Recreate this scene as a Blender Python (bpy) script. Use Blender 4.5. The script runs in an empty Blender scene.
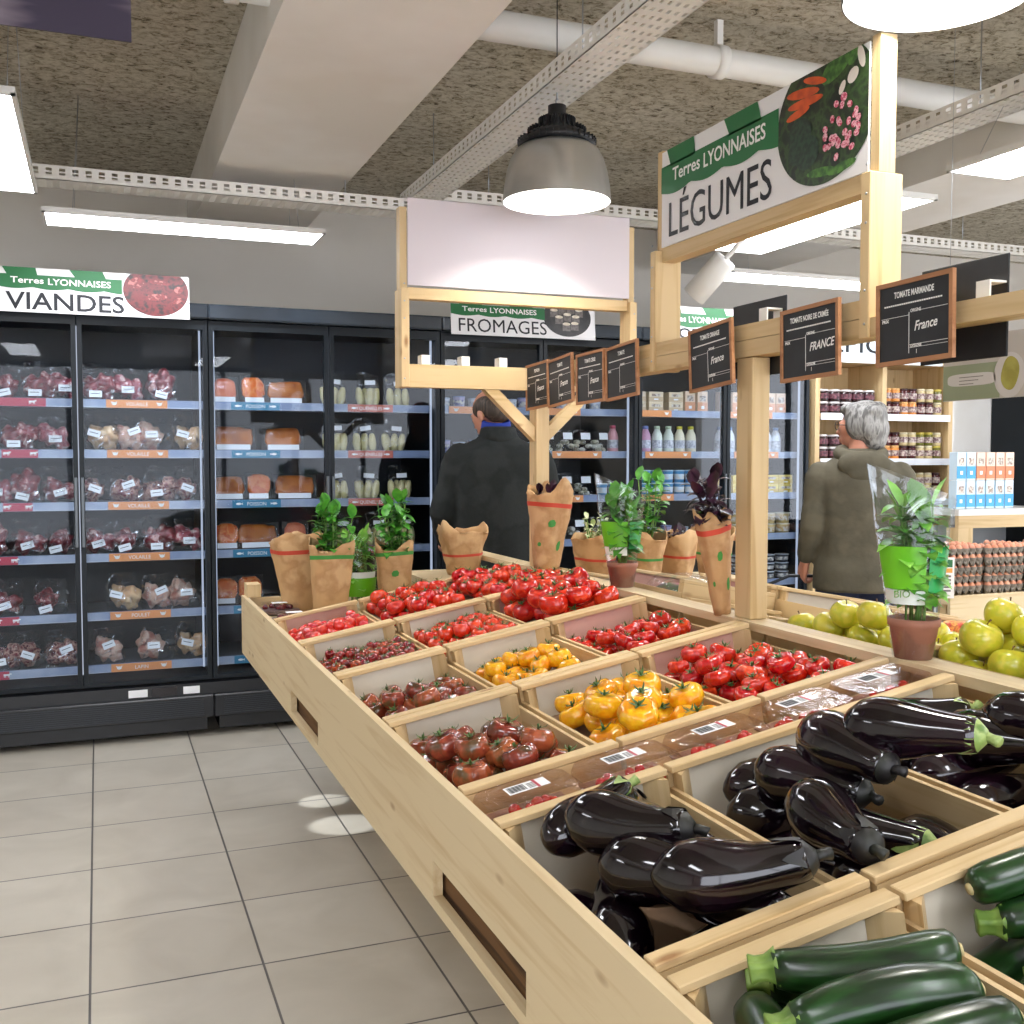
import bpy, math, random
from mathutils import Vector, Matrix, Euler, noise
R = math.radians
PI = math.pi
rnd = random.Random(7)
COL = bpy.context.scene.collection
SC = bpy.context.scene

# ------------------------------------------------------------------ mesh builder
class MB:
    def __init__(s): s.v = []; s.f = []; s.m = []; s.sm = []
    def add(s, verts, faces, mi=0, smooth=False):
        b = len(s.v); s.v += [tuple(p) for p in verts]
        for f in faces: s.f.append(tuple(b + i for i in f)); s.m.append(mi); s.sm.append(smooth)
        return s
    def box(s, x0, x1, y0, y1, z0, z1, mi=0, M=None, bev=0.0):
        if bev > 0:
            b = bev; V = []
            for z in (z0, z1):
                zi = z + b if z == z0 else z - b
                ins = [(x0+b, y0+b), (x1-b, y0+b), (x1-b, y1-b), (x0+b, y1-b)]
                outs = [(x0+b, y0), (x1-b, y0), (x1, y0+b), (x1, y1-b), (x1-b, y1), (x0+b, y1), (x0, y1-b), (x0, y0+b)]
                V.append([(x, y, z) for x, y in ins]); V.append([(x, y, zi) for x, y in outs])
            v = V[0] + V[1] + V[3] + V[2]          # 0-3 bottom inner, 4-11 low outer, 12-19 high outer, 20-23 top inner
            F = [(3, 2, 1, 0), (20, 21, 22, 23)]
            for i in range(8):
                j = (i+1) % 8; F.append((4+i, 4+j, 12+j, 12+i))
            pr = [(0, 0), (0, 1), (1, 1), (1, 2), (2, 2), (2, 3), (3, 3), (3, 0)]
            own = [0, 1, 1, 2, 2, 3, 3, 0]
            for i in range(8):
                j = (i+1) % 8; a, c = own[i], own[j]
                if a == c:
                    F.append((4+j, 4+i, a)); F.append((12+i, 12+j, 20+a))
                else:
                    F.append((4+j, 4+i, a, c)); F.append((12+i, 12+j, 20+c, 20+a))
        else:
            v = [(x0, y0, z0), (x1, y0, z0), (x1, y1, z0), (x0, y1, z0), (x0, y0, z1), (x1, y0, z1), (x1, y1, z1), (x0, y1, z1)]
            F = [(3, 2, 1, 0), (4, 5, 6, 7), (0, 1, 5, 4), (1, 2, 6, 5), (2, 3, 7, 6), (3, 0, 4, 7)]
        if M is not None: v = [M @ Vector(p) for p in v]
        return s.add(v, F, mi)
    def loft(s, rings, mi=0, smooth=True, cap0=True, cap1=True):
        n = len(rings[0]); v = [p for r in rings for p in r]; F = []
        for k in range(len(rings)-1):
            for i in range(n):
                j = (i+1) % n; F.append((k*n+i, k*n+j, (k+1)*n+j, (k+1)*n+i))
        if cap0: F.append(tuple(reversed(range(n))))
        if cap1: F.append(tuple((len(rings)-1)*n + i for i in range(n)))
        return s.add(v, F, mi, smooth)
    def lathe(s, prof, n=24, mi=0, o=(0, 0, 0), cap0=True, cap1=True, smooth=True, fn=None):
        rs = []
        for r, z in prof:
            ring = []
            for i in range(n):
                a = 2*PI*i/n; rr = r * (fn(a, z) if fn else 1)
                ring.append((o[0]+rr*math.cos(a), o[1]+rr*math.sin(a), o[2]+z))
            rs.append(ring)
        return s.loft(rs, mi, smooth, cap0, cap1)
    def tube(s, pts, rad, n=8, mi=0, smooth=True, round_=False, sq=1.0, caps=True):
        pts = [Vector(p) for p in pts]
        if not hasattr(rad, '__len__'): rad = [rad]*len(pts)
        rad = list(rad)
        if round_:
            d0 = (pts[0]-pts[1]).normalized(); d1 = (pts[-1]-pts[-2]).normalized()
            P0, P1, r0, r1 = pts[0], pts[-1], rad[0], rad[-1]
            pts = [P0+d0*r0*.95, P0+d0*r0*.7] + pts + [P1+d1*r1*.7, P1+d1*r1*.95]
            rad = [r0*.3, r0*.72] + rad + [r1*.72, r1*.3]
        rings = []; up = None
        for i, p in enumerate(pts):
            t = (pts[min(i+1, len(pts)-1)] - pts[max(i-1, 0)]).normalized()
            if up is None: up = Vector((0, 0, 1)) if abs(t.z) < .9 else Vector((1, 0, 0))
            a = t.cross(up)
            a = a.normalized() if a.length > 1e-6 else Vector((1, 0, 0)); b = a.cross(t).normalized(); up = b
            rings.append([tuple(p + (a*math.cos(2*PI*k/n) + b*math.sin(2*PI*k/n)*sq)*rad[i]) for k in range(n)])
        return s.loft(rings, mi, smooth, caps, caps)
    def ball(s, c, r, n=12, m=8, mi=0, M=None, jit=0.0, js=8.0):
        if not hasattr(r, '__len__'): r = (r, r, r)
        v = [(0, 0, 1)]
        for k in range(1, m):
            for i in range(n):
                t = PI*k/m; a = 2*PI*i/n
                v.append((math.sin(t)*math.cos(a), math.sin(t)*math.sin(a), math.cos(t)))
        v.append((0, 0, -1)); F = []
        for i in range(n): F.append((0, 1+i, 1+(i+1) % n))
        for k in range(m-2):
            for i in range(n): F.append((1+k*n+i, 1+(k+1)*n+i, 1+(k+1)*n+(i+1) % n, 1+k*n+(i+1) % n))
        L = len(v)-1
        for i in range(n): F.append((1+(m-2)*n+i, L, 1+(m-2)*n+(i+1) % n))
        out = []
        for p in v:
            q = Vector((p[0]*r[0], p[1]*r[1], p[2]*r[2]))
            if jit: q *= 1 + jit*noise.noise((q + Vector(c))*js + Vector((3.1, 1.7, 9.2)))
            if M is not None: q = M @ q
            out.append(q + Vector(c))
        return s.add(out, F, mi, True)
    def poly(s, pts, h=0.0, mi=0):
        """flat polygon in xy at z (3D pts); extruded by h along z"""
        n = len(pts)
        if h == 0: return s.add(pts, [tuple(range(n))], mi)
        top = [(p[0], p[1], p[2]+h) for p in pts]
        F = [tuple(reversed(range(n))), tuple(range(n, 2*n))] + [(i, (i+1) % n, n+(i+1) % n, n+i) for i in range(n)]
        return s.add(list(pts)+top, F, mi)
    def mesh(s, name, mats):
        me = bpy.data.meshes.new(name); me.from_pydata(s.v, [], s.f)
        if not isinstance(mats, (list, tuple)): mats = [mats]
        for m in mats: me.materials.append(m)
        me.polygons.foreach_set('material_index', s.m); me.polygons.foreach_set('use_smooth', s.sm)
        me.update(); return me
    def build(s, name, mats, parent=None, **k):
        return link(name, s.mesh(name, mats), parent, **k)

def link(name, data, parent=None, loc=None, rot=None, M=None):
    o = bpy.data.objects.new(name, data); COL.objects.link(o)
    if parent is not None: o.parent = parent
    if loc is not None: o.location = loc
    if rot is not None: o.rotation_euler = rot
    if M is not None: o.matrix_basis = M
    return o
def tag(o, label=None, cat=None, group=None, kind=None):
    if label: o['label'] = label
    if cat: o['category'] = cat
    if group: o['group'] = group
    if kind: o['kind'] = kind
    return o
def thing(name, label, cat, loc=(0, 0, 0), rot=(0, 0, 0), group=None, M=None):
    o = link(name, None); o.empty_display_size = .05
    o.location = loc; o.rotation_euler = rot
    if M is not None: o.matrix_basis = M
    return tag(o, label, cat, group)
def struct(name, mb, mats):
    return tag(mb.build(name, mats), kind='structure')
KIDS = {}
def dup(root, M=None, loc=None, rot=None, label=None, group=None, scale=None):
    def cp(o, parent):
        c = o.copy(); COL.objects.link(c)
        if parent is not None: c.parent = parent
        ks = KIDS.get(o.name)
        if ks is None: ks = KIDS[o.name] = [k for k in o.children]
        for k in ks: cp(k, c)
        return c
    c = cp(root, None)
    if M is not None: c.matrix_basis = M
    if loc is not None: c.location = loc
    if rot is not None: c.rotation_euler = rot
    if scale is not None: c.scale = scale if hasattr(scale, '__len__') else (scale,)*3
    if label: c['label'] = label
    if group: c['group'] = group
    return c
class Pool:
    """first use moves the prototype, later uses copy it"""
    def __init__(s, proto): s.p = proto; s.used = False
    def put(s, M, label=None, group=None):
        if not s.used:
            s.used = True; o = s.p; o.matrix_basis = M
            if label: o['label'] = label
            if group: o['group'] = group
            return o
        return dup(s.p, M=M, label=label, group=group)
def TM(x, y, z, rx=0, ry=0, rz=0, s=1.0):
    if not hasattr(s, '__len__'): s = (s, s, s)
    return Matrix.Translation((x, y, z)) @ Euler((rx, ry, rz)).to_matrix().to_4x4() @ Matrix.Diagonal((*s, 1))

# ------------------------------------------------------------------ materials
def lin(h):
    h = h.lstrip('#'); c = [int(h[i:i+2], 16)/255 for i in (0, 2, 4)]
    return tuple([x/12.92 if x <= .04045 else ((x+.055)/1.055)**2.4 for x in c] + [1])
MC = {}
def nt(name):
    m = bpy.data.materials.new(name); m.use_nodes = True; t = m.node_tree; t.nodes.clear()
    o = t.nodes.new('ShaderNodeOutputMaterial'); return m, t, o
def N(t, k, **kw):
    n = t.nodes.new(k)
    for a, b in kw.items():
        if a in n.inputs: n.inputs[a].default_value = b
        else: setattr(n, a, b)
    return n
def ramp(t, stops, fac):
    r = t.nodes.new('ShaderNodeValToRGB'); e = r.color_ramp.elements
    while len(e) < len(stops): e.new(.5)
    for i, (p, c) in enumerate(stops): e[i].position = p; e[i].color = c
    t.links.new(fac, r.inputs[0]); return r.outputs[0]
def pm(name, c1, c2=None, c3=None, scale=8, rough=.5, metal=0, bump=0, bscale=None, spec=.5, coat=0, stretch=(1, 1, 1), lo=.4, hi=.6,
       sub=0, detail=4, rnd_obj=0.0, trans=0):
    if name in MC: return MC[name]
    m, t, out = nt(name); L = t.links.new
    b = t.nodes.new('ShaderNodeBsdfPrincipled'); L(b.outputs[0], out.inputs[0])
    b.inputs['Roughness'].default_value = rough; b.inputs['Metallic'].default_value = metal
    b.inputs['Specular IOR Level'].default_value = spec; b.inputs['Coat Weight'].default_value = coat; b.inputs['Coat Roughness'].default_value = .08
    b.inputs['Base Color'].default_value = lin(c1)
    if sub: b.inputs['Subsurface Weight'].default_value = sub; b.inputs['Subsurface Radius'].default_value = (.02, .006, .004); b.inputs['Subsurface Scale'].default_value = .5
    if trans: b.inputs['Transmission Weight'].default_value = trans
    co = t.nodes.new('ShaderNodeTexCoord'); mp = t.nodes.new('ShaderNodeMapping'); mp.inputs['Scale'].default_value = stretch
    src = co.outputs['Object']
    oi = t.nodes.new('ShaderNodeObjectInfo'); va = t.nodes.new('ShaderNodeVectorMath'); va.operation = 'ADD'
    vs = t.nodes.new('ShaderNodeVectorMath'); vs.operation = 'SCALE'; vs.inputs['Scale'].default_value = 13.0
    cb = t.nodes.new('ShaderNodeCombineXYZ'); L(oi.outputs['Random'], cb.inputs[0]); L(oi.outputs['Random'], cb.inputs[1]); L(cb.outputs[0], vs.inputs[0])
    L(src, va.inputs[0]); L(vs.outputs[0], va.inputs[1]); L(va.outputs[0], mp.inputs[0])
    col = None
    if c2:
        nz = N(t, 'ShaderNodeTexNoise', Scale=scale, Detail=detail); L(mp.outputs[0], nz.inputs['Vector'])
        st = [(lo, lin(c1)), (hi, lin(c2))]
        if c3: st = [(lo, lin(c1)), ((lo+hi)/2, lin(c2)), (hi, lin(c3))]
        col = ramp(t, st, nz.outputs['Fac'])
    if rnd_obj:
        hs = N(t, 'ShaderNodeHueSaturation')
        if col is not None: L(col, hs.inputs['Color'])
        else: hs.inputs['Color'].default_value = lin(c1)
        mr = N(t, 'ShaderNodeMapRange'); mr.inputs['To Min'].default_value = 1-rnd_obj; mr.inputs['To Max'].default_value = 1+rnd_obj
        L(oi.outputs['Random'], mr.inputs['Value']); L(mr.outputs[0], hs.inputs['Value'])
        mh = N(t, 'ShaderNodeMapRange'); mh.inputs['To Min'].default_value = .5-rnd_obj*.04; mh.inputs['To Max'].default_value = .5+rnd_obj*.04
        L(oi.outputs['Random'], mh.inputs['Value']); L(mh.outputs[0], hs.inputs['Hue']); col = hs.outputs[0]
    if col is not None: L(col, b.inputs['Base Color'])
    if bump:
        nb = N(t, 'ShaderNodeTexNoise', Scale=bscale or scale*2, Detail=5); L(mp.outputs[0], nb.inputs['Vector'])
        bp = N(t, 'ShaderNodeBump', Strength=bump, Distance=.01); L(nb.outputs['Fac'], bp.inputs['Height']); L(bp.outputs[0], b.inputs['Normal'])
    MC[name] = m; return m
def wood(name, c1='#d4b98c', c2='#c0a06f', axis=0, rough=.55, knots=True):
    if name in MC: return MC[name]
    m, t, out = nt(name); L = t.links.new
    b = N(t, 'ShaderNodeBsdfPrincipled', Roughness=rough); b.inputs['Specular IOR Level'].default_value = .3; L(b.outputs[0], out.inputs[0])
    co = t.nodes.new('ShaderNodeTexCoord'); oi = t.nodes.new('ShaderNodeObjectInfo')
    vs = t.nodes.new('ShaderNodeVectorMath'); vs.operation = 'SCALE'; vs.inputs['Scale'].default_value = 7.0
    cb = t.nodes.new('ShaderNodeCombineXYZ')
    for i in range(3): L(oi.outputs['Random'], cb.inputs[i])
    L(cb.outputs[0], vs.inputs[0])
    va = t.nodes.new('ShaderNodeVectorMath'); va.operation = 'ADD'; L(co.outputs['Object'], va.inputs[0]); L(vs.outputs[0], va.inputs[1])
    mp = t.nodes.new('ShaderNodeMapping'); sc = [22, 22, 22]; sc[axis] = 1.1; mp.inputs['Scale'].default_value = sc; L(va.outputs[0], mp.inputs[0])
    nz = N(t, 'ShaderNodeTexNoise', Scale=1.6, Detail=6, Distortion=.6); L(mp.outputs[0], nz.inputs['Vector'])
    col = ramp(t, [(.3, lin(c2)), (.5, lin(c1)), (.72, lin(c1)), (.8, lin(c2))], nz.outputs['Fac'])
    mp2 = t.nodes.new('ShaderNodeMapping'); s2 = [12, 12, 12]; s2[axis] = 4.5; mp2.inputs['Scale'].default_value = s2; L(va.outputs[0], mp2.inputs[0])
    if knots:
        vo = N(t, 'ShaderNodeTexVoronoi', Scale=.8); L(mp2.outputs[0], vo.inputs['Vector'])
        k = ramp(t, [(.03, (.8, .8, .8, 1)), (.10, (0, 0, 0, 1))], vo.outputs['Distance'])
        mx = N(t, 'ShaderNodeMix', data_type='RGBA'); L(k, mx.inputs[0]); L(col, mx.inputs[6]); mx.inputs[7].default_value = lin('#8a5c33')
        col = mx.outputs[2]
    hs = N(t, 'ShaderNodeHueSaturation'); L(col, hs.inputs['Color'])
    mr = N(t, 'ShaderNodeMapRange'); mr.inputs['To Min'].default_value = .93; mr.inputs['To Max'].default_value = 1.06
    L(oi.outputs['Random'], mr.inputs['Value']); L(mr.outputs[0], hs.inputs['Value']); L(hs.outputs[0], b.inputs['Base Color'])
    bp = N(t, 'ShaderNodeBump', Strength=.12, Distance=.003); L(nz.outputs['Fac'], bp.inputs['Height']); L(bp.outputs[0], b.inputs['Normal'])
    MC[name] = m; return m
def emis(name, c, s):
    if name in MC: return MC[name]
    m, t, out = nt(name); e = N(t, 'ShaderNodeEmission', Color=lin(c), Strength=s); t.links.new(e.outputs[0], out.inputs[0]); MC[name] = m; return m
def film(name, tint='#ffffff', base=.03, streak=.3, rough=.12, scale=14, lo=.55, hi=.75, fres=.35):
    """clear plastic: see-through with glossy creases"""
    if name in MC: return MC[name]
    m, t, out = nt(name); L = t.links.new
    tr = N(t, 'ShaderNodeBsdfTransparent', Color=lin(tint)); gl = N(t, 'ShaderNodeBsdfGlossy', Roughness=rough)
    lw = N(t, 'ShaderNodeLayerWeight', Blend=.25)
    mx = t.nodes.new('ShaderNodeMixShader'); L(tr.outputs[0], mx.inputs[1]); L(gl.outputs[0], mx.inputs[2]); L(mx.outputs[0], out.inputs[0])
    co = t.nodes.new('ShaderNodeTexCoord'); nz = N(t, 'ShaderNodeTexNoise', Scale=scale, Detail=3, Distortion=1.2); L(co.outputs['Object'], nz.inputs['Vector'])
    mr = N(t, 'ShaderNodeMapRange'); mr.inputs['From Min'].default_value = lo; mr.inputs['From Max'].default_value = hi; mr.inputs['To Max'].default_value = streak; L(nz.outputs['Fac'], mr.inputs['Value'])
    m1 = N(t, 'ShaderNodeMath', operation='MULTIPLY'); m1.inputs[1].default_value = fres; L(lw.outputs['Facing'], m1.inputs[0])
    m2 = N(t, 'ShaderNodeMath', operation='ADD'); L(m1.outputs[0], m2.inputs[0]); L(mr.outputs[0], m2.inputs[1])
    m3 = N(t, 'ShaderNodeMath', operation='ADD', use_clamp=True); m3.inputs[1].default_value = base; L(m2.outputs[0], m3.inputs[0]); L(m3.outputs[0], mx.inputs[0])
    if streak:
        bp = N(t, 'ShaderNodeBump', Strength=.5, Distance=.01); L(nz.outputs['Fac'], bp.inputs['Height']); L(bp.outputs[0], gl.inputs['Normal'])
    MC[name] = m; return m

WX = wood('pine_x', axis=0); WY = wood('pine_y', axis=1); WZ = wood('pine_z', axis=2)
PALE = dict(c1='#d8c39c', c2='#c8ad82')
BX = wood('board_x', axis=0, **PALE); BY = wood('board_y', axis=1, **PALE)
DWOOD = wood('rough_brown_wood', c1='#6e4f30', c2='#3a2615', axis=1, rough=.8)
FRAMEW = wood('chalk_frame_wood', c1='#b07e58', c2='#94633f', axis=0, knots=False)
BLACK = pm('black_metal', '#14161a', rough=.35, spec=.5)
DARKF = pm('fridge_dark_metal', '#0f151a', '#141b21', scale=3, rough=.4, spec=.25)
DARKIN = pm('fridge_inner_grey', '#35373a', '#2a2c30', scale=2, rough=.5)
WHITE = pm('white_paint', '#e9e8e4', '#e2e0db', scale=3, rough=.5)
LABELW = pm('white_paper_label', '#eef0f2', rough=.6)
STEEL = pm('brushed_steel', '#b8bbc0', rough=.3, metal=1)
ALU = pm('spun_aluminium', '#a9a9a6', '#c4c3bf', scale=3, rough=.28, metal=.8)
GREEN = pm('sign_green', '#1d6b3a', rough=.5)
INK = pm('ink_navy', '#14171f', rough=.6)
WINK = pm('ink_white', '#f2f2ee', rough=.6)
PURE = pm('sign_white', '#e8e6e6', rough=.45)
GLASSF = film('fridge_door_glass', tint='#f2f6fa', base=.012, streak=0, rough=.02, fres=.22)
FILM = film('clear_plastic_film', base=.015, streak=.5, scale=24, lo=.56, hi=.68, rough=.18, fres=.25)
FILMP = film('clear_tray_plastic', base=.02, streak=.15, scale=9, fres=.3)
GREENLEAF = pm('leaf_green', '#3f8a2a', '#5aa836', '#2f6d22', scale=14, rough=.4, spec=.5, rnd_obj=.1)
STEMG = pm('stem_green', '#6d9442', rough=.5)

def text(body, parent, size, loc, mat, sx=1.0, bold=0.0, rot=(0, 0, 0), align='LEFT', name='lettering', ext=.0006, shear=0, label=None, sp=1.0, fit=None):
    c = bpy.data.curves.new(name, 'FONT'); c.body = body; c.size = size; c.offset = bold; c.extrude = ext; c.align_x = align; c.shear = shear
    c.space_character = sp; c.resolution_u = 3
    c.materials.append(mat); q = bpy.data.objects.new(name, c); me = bpy.data.meshes.new_from_object(q); bpy.data.objects.remove(q)
    if not me.materials: me.materials.append(mat)
    if fit:
        xs = [v.co.x for v in me.vertices]; sx = fit/(max(xs)-min(xs)); loc = (loc[0]-min(xs)*sx, loc[1], loc[2])
    me.name = name; o = link(name, me, parent, loc, rot); o.scale = (sx, 1, 1)
    if label: o['label'] = label
    return o
def fuse(name, mb, mats, parent=None, voxel=.01, smooth=3, loc=None, rot=None):
    """fuse overlapping closed shapes into one continuous surface"""
    me = mb.mesh(name, mats); o = link(name, me, parent, loc, rot)
    r = o.modifiers.new('r', 'REMESH'); r.mode = 'VOXEL'; r.voxel_size = voxel; r.use_smooth_shade = True
    if smooth:
        s = o.modifiers.new('s', 'SMOOTH'); s.iterations = smooth; s.factor = .6
    dg = bpy.context.evaluated_depsgraph_get(); dg.update(); ne = bpy.data.meshes.new_from_object(o.evaluated_get(dg))
    ne.name = name; o.modifiers.clear(); o.data = ne
    ne.materials.clear()
    for m in (mats if isinstance(mats, (list, tuple)) else [mats]): ne.materials.append(m)
    ne.polygons.foreach_set('use_smooth', [True]*len(ne.polygons)); return o
# ------------------------------------------------------------------ room shell
def tile_mat():
    m, t, out = nt('floor_tiles'); L = t.links.new
    b = N(t, 'ShaderNodeBsdfPrincipled', Roughness=.32); L(b.outputs[0], out.inputs[0]); b.inputs['Specular IOR Level'].default_value = .5
    co = t.nodes.new('ShaderNodeTexCoord'); mp = t.nodes.new('ShaderNodeMapping'); mp.inputs['Location'].default_value = (.045, -.21, 0); L(co.outputs['Object'], mp.inputs[0])
    br = t.nodes.new('ShaderNodeTexBrick'); br.offset = 0; br.squash = 1
    for k, v in (('Scale', 1), ('Mortar Size', .0035), ('Mortar Smooth', .1), ('Brick Width', .45), ('Row Height', .45), ('Bias', 0)): br.inputs[k].default_value = v
    br.inputs['Color1'].default_value = lin('#cfc9bc'); br.inputs['Color2'].default_value = lin('#c4bdaf'); br.inputs['Mortar'].default_value = lin('#6a6765')
    L(mp.outputs[0], br.inputs['Vector'])
    nz = N(t, 'ShaderNodeTexNoise', Scale=3.5, Detail=8, Distortion=.8); L(co.outputs['Object'], nz.inputs['Vector'])
    r = ramp(t, [(.3, (.80, .79, .77, 1)), (.7, (1, 1, 1, 1))], nz.outputs['Fac'])
    mx = N(t, 'ShaderNodeMix', data_type='RGBA', blend_type='MULTIPLY'); mx.inputs[0].default_value = .8; L(br.outputs['Color'], mx.inputs[6]); L(r, mx.inputs[7]); L(mx.outputs[2], b.inputs['Base Color'])
    iv = N(t, 'ShaderNodeMath', operation='SUBTRACT'); iv.inputs[0].default_value = 1; L(br.outputs['Fac'], iv.inputs[1])
    bp = N(t, 'ShaderNodeBump', Strength=.6, Distance=.002); L(iv.outputs[0], bp.inputs['Height']); L(bp.outputs[0], b.inputs['Normal'])
    return m
def rough_ceiling_mat():
    m, t, out = nt('rough_plaster_ceiling'); L = t.links.new
    b = N(t, 'ShaderNodeBsdfPrincipled', Roughness=.95); L(b.outputs[0], out.inputs[0]); b.inputs['Specular IOR Level'].default_value = .1
    co = t.nodes.new('ShaderNodeTexCoord')
    mp = t.nodes.new('ShaderNodeMapping'); mp.inputs['Scale'].default_value = (1, 1.2, 1); L(co.outputs['Object'], mp.inputs[0])
    n1 = N(t, 'ShaderNodeTexNoise', Scale=28, Detail=10, Roughness=.72, Distortion=.7); L(mp.outputs[0], n1.inputs['Vector'])
    n2 = N(t, 'ShaderNodeTexNoise', Scale=2.2, Detail=4); L(co.outputs['Object'], n2.inputs['Vector'])
    c1 = ramp(t, [(.36, lin('#5f5749')), (.43, lin('#b8ae98')), (.54, lin('#ded7c6')), (.75, lin('#efeadd'))], n1.outputs['Fac'])
    c2 = ramp(t, [(.3, (.82, .80, .77, 1)), (.7, (1, 1, 1, 1))], n2.outputs['Fac'])
    mx = N(t, 'ShaderNodeMix', data_type='RGBA', blend_type='MULTIPLY'); mx.inputs[0].default_value = 1; L(c1, mx.inputs[6]); L(c2, mx.inputs[7]); L(mx.outputs[2], b.inputs['Base Color'])
    bp = N(t, 'ShaderNodeBump', Strength=.9, Distance=.03); L(n1.outputs['Fac'], bp.inputs['Height']); L(bp.outputs[0], b.inputs['Normal'])
    return m
CEILM = rough_ceiling_mat()
WALLM = pm('wall_warm_white', '#e8e3da', '#e2dcd2', scale=1.5, rough=.8)
BEAMM = pm('beam_off_white', '#f0ede8', '#e4dfd7', scale=1.2, rough=.7)
X0, X1, Y0, Y1, CZ = -4.0, 8.0, -3.0, 6.4, 2.98
struct('floor', MB().box(X0, X1, Y0, Y1, -.1, 0), tile_mat())
struct('ceiling', MB().box(X0, X1, Y0, Y1, CZ, CZ+.1), CEILM)
struct('wall_back', MB().box(X0, X1, Y1, Y1+.1, 0, CZ), WALLM)
struct('wall_left', MB().box(X0-.1, X0, Y0, Y1, 0, CZ), WALLM)
struct('wall_right', MB().box(X1, X1+.1, Y0, Y1, 0, .6).box(X1, X1+.1, Y0, Y1, 2.6, CZ).box(X1, X1+.1, Y0, -2.0, .6, 2.6).box(X1, X1+.1, 4.2, Y1, .6, 2.6), WALLM)
struct('window_2', MB().box(X1+.03, X1+.08, -2, 4.2, .6, .66).box(X1+.03, X1+.08, -2, 4.2, 2.54, 2.6).box(X1+.03, X1+.08, .05, .11, .66, 2.54).box(X1+.03, X1+.08, 2.1, 2.16, .66, 2.54), BLACK)  # added window out of view, lets sky light onto right-facing sides
# shop front behind the camera: low sill, lintel, mullions, glass left out of the reflection-free bays
struct('wall_front', MB().box(X0, X1, Y0-.1, Y0, 0, .35).box(X0, X1, Y0-.1, Y0, 2.6, CZ).box(X0, -2.2, Y0-.1, Y0, .35, 2.6).box(5.2, X1, Y0-.1, Y0, .35, 2.6), WALLM)
w = MB()
for x in (-2.2, -.35, 1.5, 3.35, 5.14): w.box(x, x+.06, Y0-.08, Y0-.02, .35, 2.6)
w.box(-2.2, 5.2, Y0-.08, Y0-.02, .35, .41).box(-2.2, 5.2, Y0-.08, Y0-.02, 2.54, 2.6)
struct('window_1', w, BLACK)
for i, (a, b) in enumerate(((.51, 1.11), (3.6, 4.3), (-2.58, -1.98))):
    struct('trim_%d' % (i+1), MB().box(a, b, Y0, Y1, 2.70, CZ), BEAMM)
# ------------------------------------------------------------------ pipe, trays
def perf_tray(name, label, x0, x1, y0, y1, z, axis):
    """perforated metal cable tray, open on top"""
    t = thing(name, label, 'cable tray', ((x0+x1)/2, (y0+y1)/2, z), group='perforated cable trays under the ceiling')
    L = (x1-x0) if axis == 0 else (y1-y0); W = (y1-y0) if axis == 0 else (x1-x0)
    nl = int(L/.05); rows = 6
    b = MB()
    def P(a, c, z0, z1, a2, c2):
        if axis == 0: b.box(a-L/2, a2-L/2, c-W/2, c2-W/2, z0, z1)
        else: b.box(c-W/2, c2-W/2, a-L/2, a2-L/2, z0, z1)
    th = .003; pw = W/rows
    for r in range(rows+1): P(0, max(0, r*pw-.0075), 0, th, L, min(W, r*pw+.0075))
    step = L/nl
    for i in range(nl+1):
        a = i*step; P(max(0, a-.015), 0, .0002, th-.0002, min(L, a+.011), W)
    b.build('base_plate', TRAYM, t)
    s = MB()
    for c0, c1 in ((0, .002), (W-.002, W)):
        b = s; P(0, c0, 0, .018, L, c1); P(0, c0, .03, .036, L, c1); P(0, c0, .048, .06, L, c1)
        for i in range(nl+1):
            a = i*step; P(max(0, a-.016), c0+.0002, .018, .048, min(L, a+.012), c1-.0002)
    s.build('side_rail', TRAYM, t)
    rods = MB(); k = int(L/1.4)+1
    for i in range(k):
        a = -L/2+.3+i*(L-.6)/max(1, k-1)
        p = (a, 0) if axis == 0 else (0, a)
        rods.tube([(p[0], p[1], 0), (p[0], p[1], CZ-z)], .0025, 5)
    rods.build('hanging_rod', STEEL, t)
    return t
TRAYM = pm('tray_white_metal', '#eeebe4', rough=.4, metal=.2)
perf_tray('cable_tray', 'long perforated white cable tray running crosswise in front of the fridge row', -.75, 1.39, 4.78, 4.93, 2.565, 0)
perf_tray('cable_tray', 'perforated white cable tray running lengthwise above the tomato display', 1.374, 1.524, -.4, 4.93, 2.62, 1)
perf_tray('cable_tray', 'perforated cable tray crosswise behind the vegetable sign', 1.5, 6.6, 4.78, 4.93, 2.63, 0)
perf_tray('cable_tray', 'perforated cable tray lengthwise at the right, beyond the big post', 2.86, 3.01, -.4, 4.7, 2.62, 1)
perf_tray('cable_tray', 'short perforated cable tray at the far left, above the meat sign', -.9, -.76, 3.2, 4.75, 2.6, 1)
t = thing('ceiling_pipe', 'white round ventilation pipe crossing under the rough ceiling', 'pipe', (2, 3.29, 2.835))
pp = MB(); pp.tube([(-3, 0, 0), (4, 0, 0)], .05, 20); pp.build('pipe_run', WHITE, t)
for x in (-1.6, .1, 1.7): 
    c = MB(); c.tube([(x-.02, 0, 0), (x+.02, 0, 0)], .058, 20); c.box(x-.012, x+.012, -.012, .012, .05, .145); c.build('pipe_clamp', WHITE, t)
c = MB()
for k in range(5): c.tube([(-.72+k*.008, 5.3, CZ), (-.7+k*.01, 5.3+.01*k, 2.6), (-.66-k*.006, 5.32, 2.4), (-.62+k*.01, 5.35, 2.2)], .006, 6)
tag(c.build('electric_cable', BLACK), 'bundle of black cables dropping behind the meat sign', 'cable')
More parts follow.
